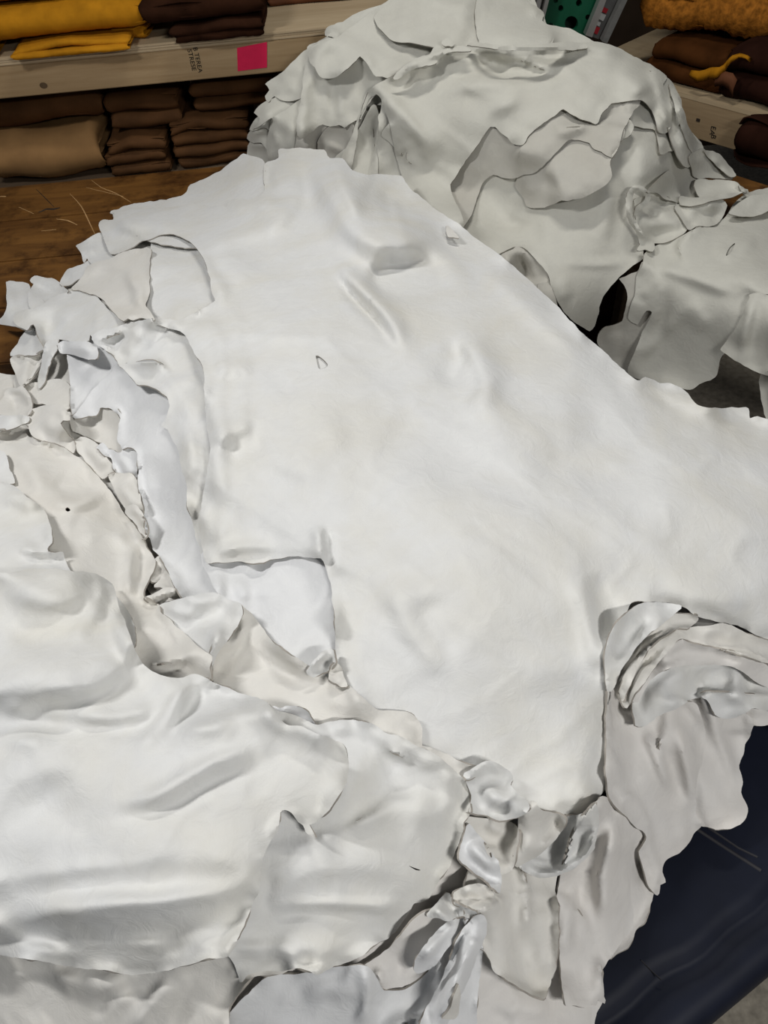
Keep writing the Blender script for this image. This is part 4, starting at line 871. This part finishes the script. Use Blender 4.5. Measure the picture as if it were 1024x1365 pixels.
# lower middle
a('white hide sliver between the topmost hide and the lower middle hides', '535 985 550 988 562 994 575 997 590 1003 605 1010 622 1018 640 1022 640 1032 620 1040 590 1030 560 1015', MC, lift=3)
a('bowl-shaped curled hide with a bright rim under the tip of the topmost hide', '690 1154 694 1120 705 1092 730 1086 760 1088 782 1080 794 1070 797 1090 797 1108 795 1124 788 1138 776 1150 762 1160 748 1166 732 1170 716 1169 702 1163', MW,
  folds=[('697 1156 722 1165 752 1160 782 1140 794 1108 794 1084', 9, 11), ('728 1140 756 1120 776 1096', 18, -5)], lift=1, puff=2, und=.4, tilt=0, step=3.2, smooth=8)
a('rounded cream hide flap folding over the curled bowl', '700 1072 708 1066 716 1068 722 1078 734 1082 746 1086 753 1092 750 1106 742 1118 732 1128 718 1140 704 1148 690 1156 684 1150 688 1130 691 1108 692 1088', MC, folds=[('702 1084 706 1120 694 1148', 14, 5), ('748 1092 736 1118 714 1142', 7, 5)], lift=10, puff=5, und=1, tilt=0, gap=10, lw=7)
a('pale hide fold left of the rounded flap', '612 1100 622 1088 640 1090 664 1092 682 1096 692 1110 688 1134 684 1156 670 1166 660 1160 648 1148 630 1130', MC, folds=[('648 1098 668 1108 676 1110', 10, 7), ('660 1110 664 1140', 12, -7)], lift=5)
a('creased hide corner with a dark upper edge beside the topmost hide', '617 1032 630 1025 642 1018 652 1014 662 1017 672 1024 681 1030 684 1040 681 1046 690 1058 702 1068 706 1076 698 1086 684 1092 666 1094 650 1088 634 1086 624 1082 628 1060', MW,
  folds=[('622 1034 652 1020 676 1032', 9, 9), ('632 1048 660 1046 680 1048', 7, -8), ('640 1070 670 1066 698 1074', 12, 7), ('640 1088 670 1086 692 1082', 6, -3)], lift=8, puff=7)
a('white hide scrap with a small dark notch at the lower middle', '612 1146 614 1128 620 1106 626 1098 636 1110 646 1122 656 1134 664 1148 668 1162 669 1178 666 1190 658 1184 648 1174 634 1164 622 1156', MB, folds=[('622 1120 640 1140 660 1164', 14, 9), ('618 1148 640 1160 660 1180', 6, -6)], lift=6, puff=5, step=3, holes=['645 1122 649 1125 654 1134 656 1143 651 1140 647 1131'])
a('cream rumpled scrap below the notched one', '604 1192 612 1186 626 1180 640 1178 652 1184 660 1196 660 1208 650 1214 640 1217 632 1220 624 1214 616 1208 606 1204', MC, folds=[('612 1192 632 1186 650 1196', 9, 9), ('626 1206 640 1212 656 1206', 5, 5)], lift=6, step=3)
a('beige hide showing under the lower middle hide edge', '460 1300 490 1285 520 1262 548 1230 572 1214 596 1214 612 1232 590 1270 560 1302 536 1316 512 1320 500 1340 470 1330', MK, folds=[('500 1290 512 1318', 5, 7), ('530 1270 534 1300', 8, -4)], lift=3)
a('pale blue-grey hide filling the bottom edge, centre', '280 1420 300 1360 330 1325 360 1302 400 1298 440 1290 486 1286 504 1306 512 1320 540 1318 565 1300 592 1262 612 1240 640 1250 640 1300 610 1420 450 1440', MB, folds=[('480 1290 490 1330 476 1370', 9, 8), ('505 1320 498 1350', 8, -5), ('400 1330 440 1320 470 1330', 14, 4)], lift=5)
a('slim white fold pointing down beside the rolled hide', '555 1298 553 1284 560 1268 572 1252 586 1238 598 1228 612 1222 622 1218 626 1224 614 1242 600 1262 586 1280 570 1294', MB, folds=[('560 1286 584 1256 614 1226', 9, 10)], lift=5, step=3)
a('white hide scrap with a peaked corner at the lower middle hide edge', '568 1222 574 1212 584 1200 594 1189 600 1190 604 1200 614 1208 626 1214 636 1218 628 1224 612 1222 598 1228 584 1224', MW, folds=[('576 1216 594 1200', 10, 8), ('604 1206 626 1216', 5, 6)], lift=6, step=3)
a('thick white hide roll slanting down to the bottom edge', '637 1219 646 1220 650 1228 650 1242 642 1262 634 1284 624 1306 614 1330 602 1354 592 1376 580 1420 545 1420 556 1380 566 1350 576 1330 588 1306 600 1276 610 1250 622 1232', MB, folds=[('642 1226 628 1262 606 1310 576 1390', 14, 20), ('612 1250 596 1290 570 1340', 6, -6), ('626 1246 636 1250', 4, -4)], lift=3, puff=5)
a('little pale hide tip at the bottom edge right of the roll', '590 1358 600 1344 606 1322 612 1312 614 1330 610 1352 604 1358', MC, lift=6, step=3)
a('white hide corner peeking out between the square panel and the lower middle', '320 804 330 812 345 830 362 852 378 866 392 876 406 884 418 893 432 900 452 906 470 918 486 932 502 943 520 945 545 948 556 957 562 968 563 984 562 997 548 998 520 990 480 980 420 975 340 960 290 920 280 880 290 840', MC,
  folds=[('324 824 318 850 300 868', 5, 6), ('350 850 390 880 430 900', 12, 6), ('420 920 470 935 510 955', 24, 6), ('330 880 370 890 410 910', 14, -5), ('530 980 545 976 556 985', 6, 5)], lift=6, puff=5)
a('small rolled hide end poking up at the edge of the square panel', '408 896 412 888 420 878 430 868 438 864 445 866 447 876 448 884 440 892 428 898 416 902', MW, folds=[('412 892 424 880 440 868', 7, 12), ('430 888 446 876', 5, -4)], lift=5, step=2.8)
a('tiny frayed hide curl beside the left edge of the topmost hide', '440 892 448 884 456 892 459 902 463 914 456 916 448 912 438 906', MC, lift=8, step=2.8, folds=[('446 896 456 910', 4, 6)])
a('flat hide tongue crossing below the crevice', '209 818 211 808 216 804 230 801 246 797 262 793 284 789 296 792 306 800 320 803 324 814 322 824 314 838 302 856 292 872 284 888 280 900 260 890 240 860 224 834', MW, folds=[('240 812 270 806 300 812', 16, 4), ('318 820 310 845 296 864', 4, 5), ('240 850 260 830 280 820', 8, -2)], lift=5)
a('crumpled hide edge between the lower middle hides and the pale corner', '350 946 362 942 374 944 386 940 400 943 410 948 416 958 426 972 440 984 420 988 380 975 352 958', MB, folds=[('370 950 390 946 404 950', 6, 9), ('400 956 414 968', 7, -6)], lift=6, step=3)
# left beige group
a('cream hide corner between the jumble and the beige hide', '38 548 48 542 60 539 72 538 84 540 90 548 93 560 84 560 80 564 88 574 98 586 101 598 96 606 84 600 66 590 46 582 38 566', MC, folds=[('52 552 66 566 90 590', 14, 8), ('80 546 90 556', 5, 5)], lift=6)
a('heart-shaped hide curl at the left edge of the photo', '-6 545 4 530 8 520 14 516 22 518 28 514 36 520 42 530 42 544 36 553 24 556 8 556', MC, folds=[('10 524 24 520 38 530 40 544', 6, 12), ('16 538 28 540', 12, -12)], lift=3, step=3)
a('small white hide lip below the heart-shaped curl', '-20 556 0 553 14 554 30 552 40 556 38 564 26 568 12 572 -20 576', MW, folds=[('0 560 20 558 36 560', 8, 7)], lift=6)
a('beige hide with a puncture on the left side', '-120 578 -20 574 6 573 20 576 34 574 38 582 50 586 68 590 84 596 98 606 108 612 120 624 132 636 144 650 154 664 163 680 172 692 182 704 190 716 194 730 200 738 206 748 204 762 197 775 190 794 200 800 212 806 214 816 226 826 240 840 258 858 274 870 282 876 279 890 280 908 262 912 230 940 150 960 0 940 -120 860', MC,
  folds=[('60 668 100 672 140 656', 12, 9), ('70 640 100 654 130 636', 16, -8), ('20 600 40 620 60 660', 12, 4), ('100 712 140 710 180 718', 20, 6), ('190 722 186 760 184 790', 9, -6), ('172 730 170 770 176 800', 10, 7), ('30 590 50 600 70 596', 6, 4), ('160 800 200 830 240 860', 20, 5), ('84 690 100 700', 14, 3)],
  holes=['87 679 90 676 94 680 90 682'], lift=7, puff=7, lw=7)
a('small white hide point at the left edge over the beige hide', '-120 596 0 600 8 606 12 620 18 634 20 644 8 644 -10 646 -120 650', MW, lift=6)
a('white hide with a rounded right edge at left, above the nearest hide', '-140 644 0 642 14 646 24 652 36 662 46 668 56 676 64 692 68 704 70 716 70 724 65 728 64 735 74 737 84 736 88 748 96 762 160 800 180 860 120 920 -140 900', MW,
  folds=[('0 660 30 666 52 684', 16, 5), ('20 730 50 736 84 740', 8, 6), ('40 752 70 748 94 756', 8, -5), ('64 700 66 724', 5, 4)], lift=7, puff=6, lw=7)
# nearest hides
a('pale hide filling the bottom left corner beneath the nearest one', '-150 1250 0 1250 100 1270 200 1280 300 1262 370 1260 400 1280 380 1296 356 1300 336 1304 318 1322 306 1345 290 1420 -150 1440', MC, folds=[('230 1300 200 1340 170 1380', 14, 6), ('270 1300 250 1340 230 1380', 12, -5), ('300 1295 330 1290 350 1290', 8, 5), ('60 1320 120 1310 180 1330', 20, 5), ('120 1360 150 1330 200 1310', 9, -4), ('10 1300 60 1300 110 1312', 10, 4)], lift=5)
low = a('lower middle white hide with a scalloped right edge, second nearest', '355 938 370 946 386 950 402 956 420 966 440 962 462 960 482 962 500 966 515 976 526 979 540 984 552 993 566 1000 580 1006 594 1016 606 1026 616 1034 622 1044 626 1058 626 1074 626 1086 618 1096 618 1108 612 1124 604 1142 594 1162 582 1182 572 1196 562 1202 552 1203 546 1214 538 1226 532 1238 520 1248 506 1256 494 1264 484 1274 470 1281 458 1286 446 1288 436 1294 424 1300 400 1290 376 1294 356 1293 342 1296 330 1300 320 1310 300 1272 200 1262 0 1240 -140 1200 -140 1000 200 980', MW,
  folds=[('410 1120 440 1080 465 1040 470 1010', 30, 6), ('355 1210 420 1204 500 1208 552 1204', 9, 6), ('360 1222 430 1216 520 1220', 9, -5), ('550 1000 565 1050 560 1110', 24, 7), ('520 990 515 1040 500 1090', 20, -6), ('590 1020 600 1060 590 1110', 16, 5), ('350 1270 400 1262 470 1268', 16, 7), ('355 1290 400 1282 440 1290', 8, -5), ('430 1130 500 1110 560 1130', 26, -4), ('400 1170 460 1150 540 1160', 26, 5), ('360 1160 350 1220', 10, -4),
         ('514 978 526 976 536 986', 6, 7)], lift=8, lw=8, puff=10, und=1.5, fs=.7, gap=8, holes=['545 1154 553 1157 561 1160 555 1160'])
near = a('nearest broad white hide at the lower left with a torn right edge', '-150 770 0 764 40 758 70 758 97 762 110 763 124 764 135 768 150 778 155 790 158 804 164 822 170 840 176 856 182 872 190 884 200 893 214 900 228 903 245 903 255 900 264 901 276 906 290 912 310 918 330 926 350 934 362 942 372 956 384 966 400 968 414 974 428 980 442 984 456 990 462 1000 466 1014 464 1030 460 1046 452 1062 442 1076 430 1090 422 1097 412 1099 417 1108 420 1116 410 1112 404 1100 396 1092 388 1084 380 1080 375 1084 373 1096 371 1108 364 1118 358 1128 351 1144 347 1160 346 1176 344 1190 336 1204 330 1222 322 1240 314 1258 306 1272 292 1277 276 1279 264 1283 244 1288 224 1294 200 1297 180 1299 160 1297 140 1293 120 1292 100 1290 80 1286 60 1282 40 1280 20 1276 0 1272 -150 1262', MW,
  folds=[('0 812 50 845 100 840 150 800', 34, -14), ('0 780 60 800 100 792 130 772', 20, 9), ('130 770 134 785 132 800', 5, 6), ('95 860 120 820 140 800', 12, 7), ('150 800 160 850 178 890', 10, 7), ('-40 960 60 920 150 890 210 900', 30, 7), ('-40 990 60 960 160 930 230 930', 30, -3), ('250 908 225 950 195 985 170 1000', 12, 9), ('262 912 250 945 220 990', 10, -7), ('150 1075 210 1060 280 1020 350 995', 16, 12), ('140 1092 220 1078 290 1040 360 1012', 14, -9),
         ('280 920 300 950 280 990', 18, 4), ('0 1230 100 1212 200 1202 300 1190 345 1188', 14, 9), ('0 1258 100 1246 200 1242 300 1226', 16, -7), ('0 1190 120 1180 220 1182 330 1160', 18, -5), ('320 1195 300 1240 290 1270', 12, -5), ('336 1200 325 1230 312 1260', 8, 6), ('70 1130 150 1120 250 1130 330 1100', 30, 6), ('40 1050 90 1090 140 1110', 30, -5), ('0 1040 60 1020 120 1010', 30, 5), ('360 1115 372 1095 384 1086', 8, 9), ('390 960 420 985 450 1010', 14, 4), ('80 1226 120 1222 160 1226', 5, 3)],
  lift=8, lw=8, puff=16, und=1.3, gap=13, fs=.62)
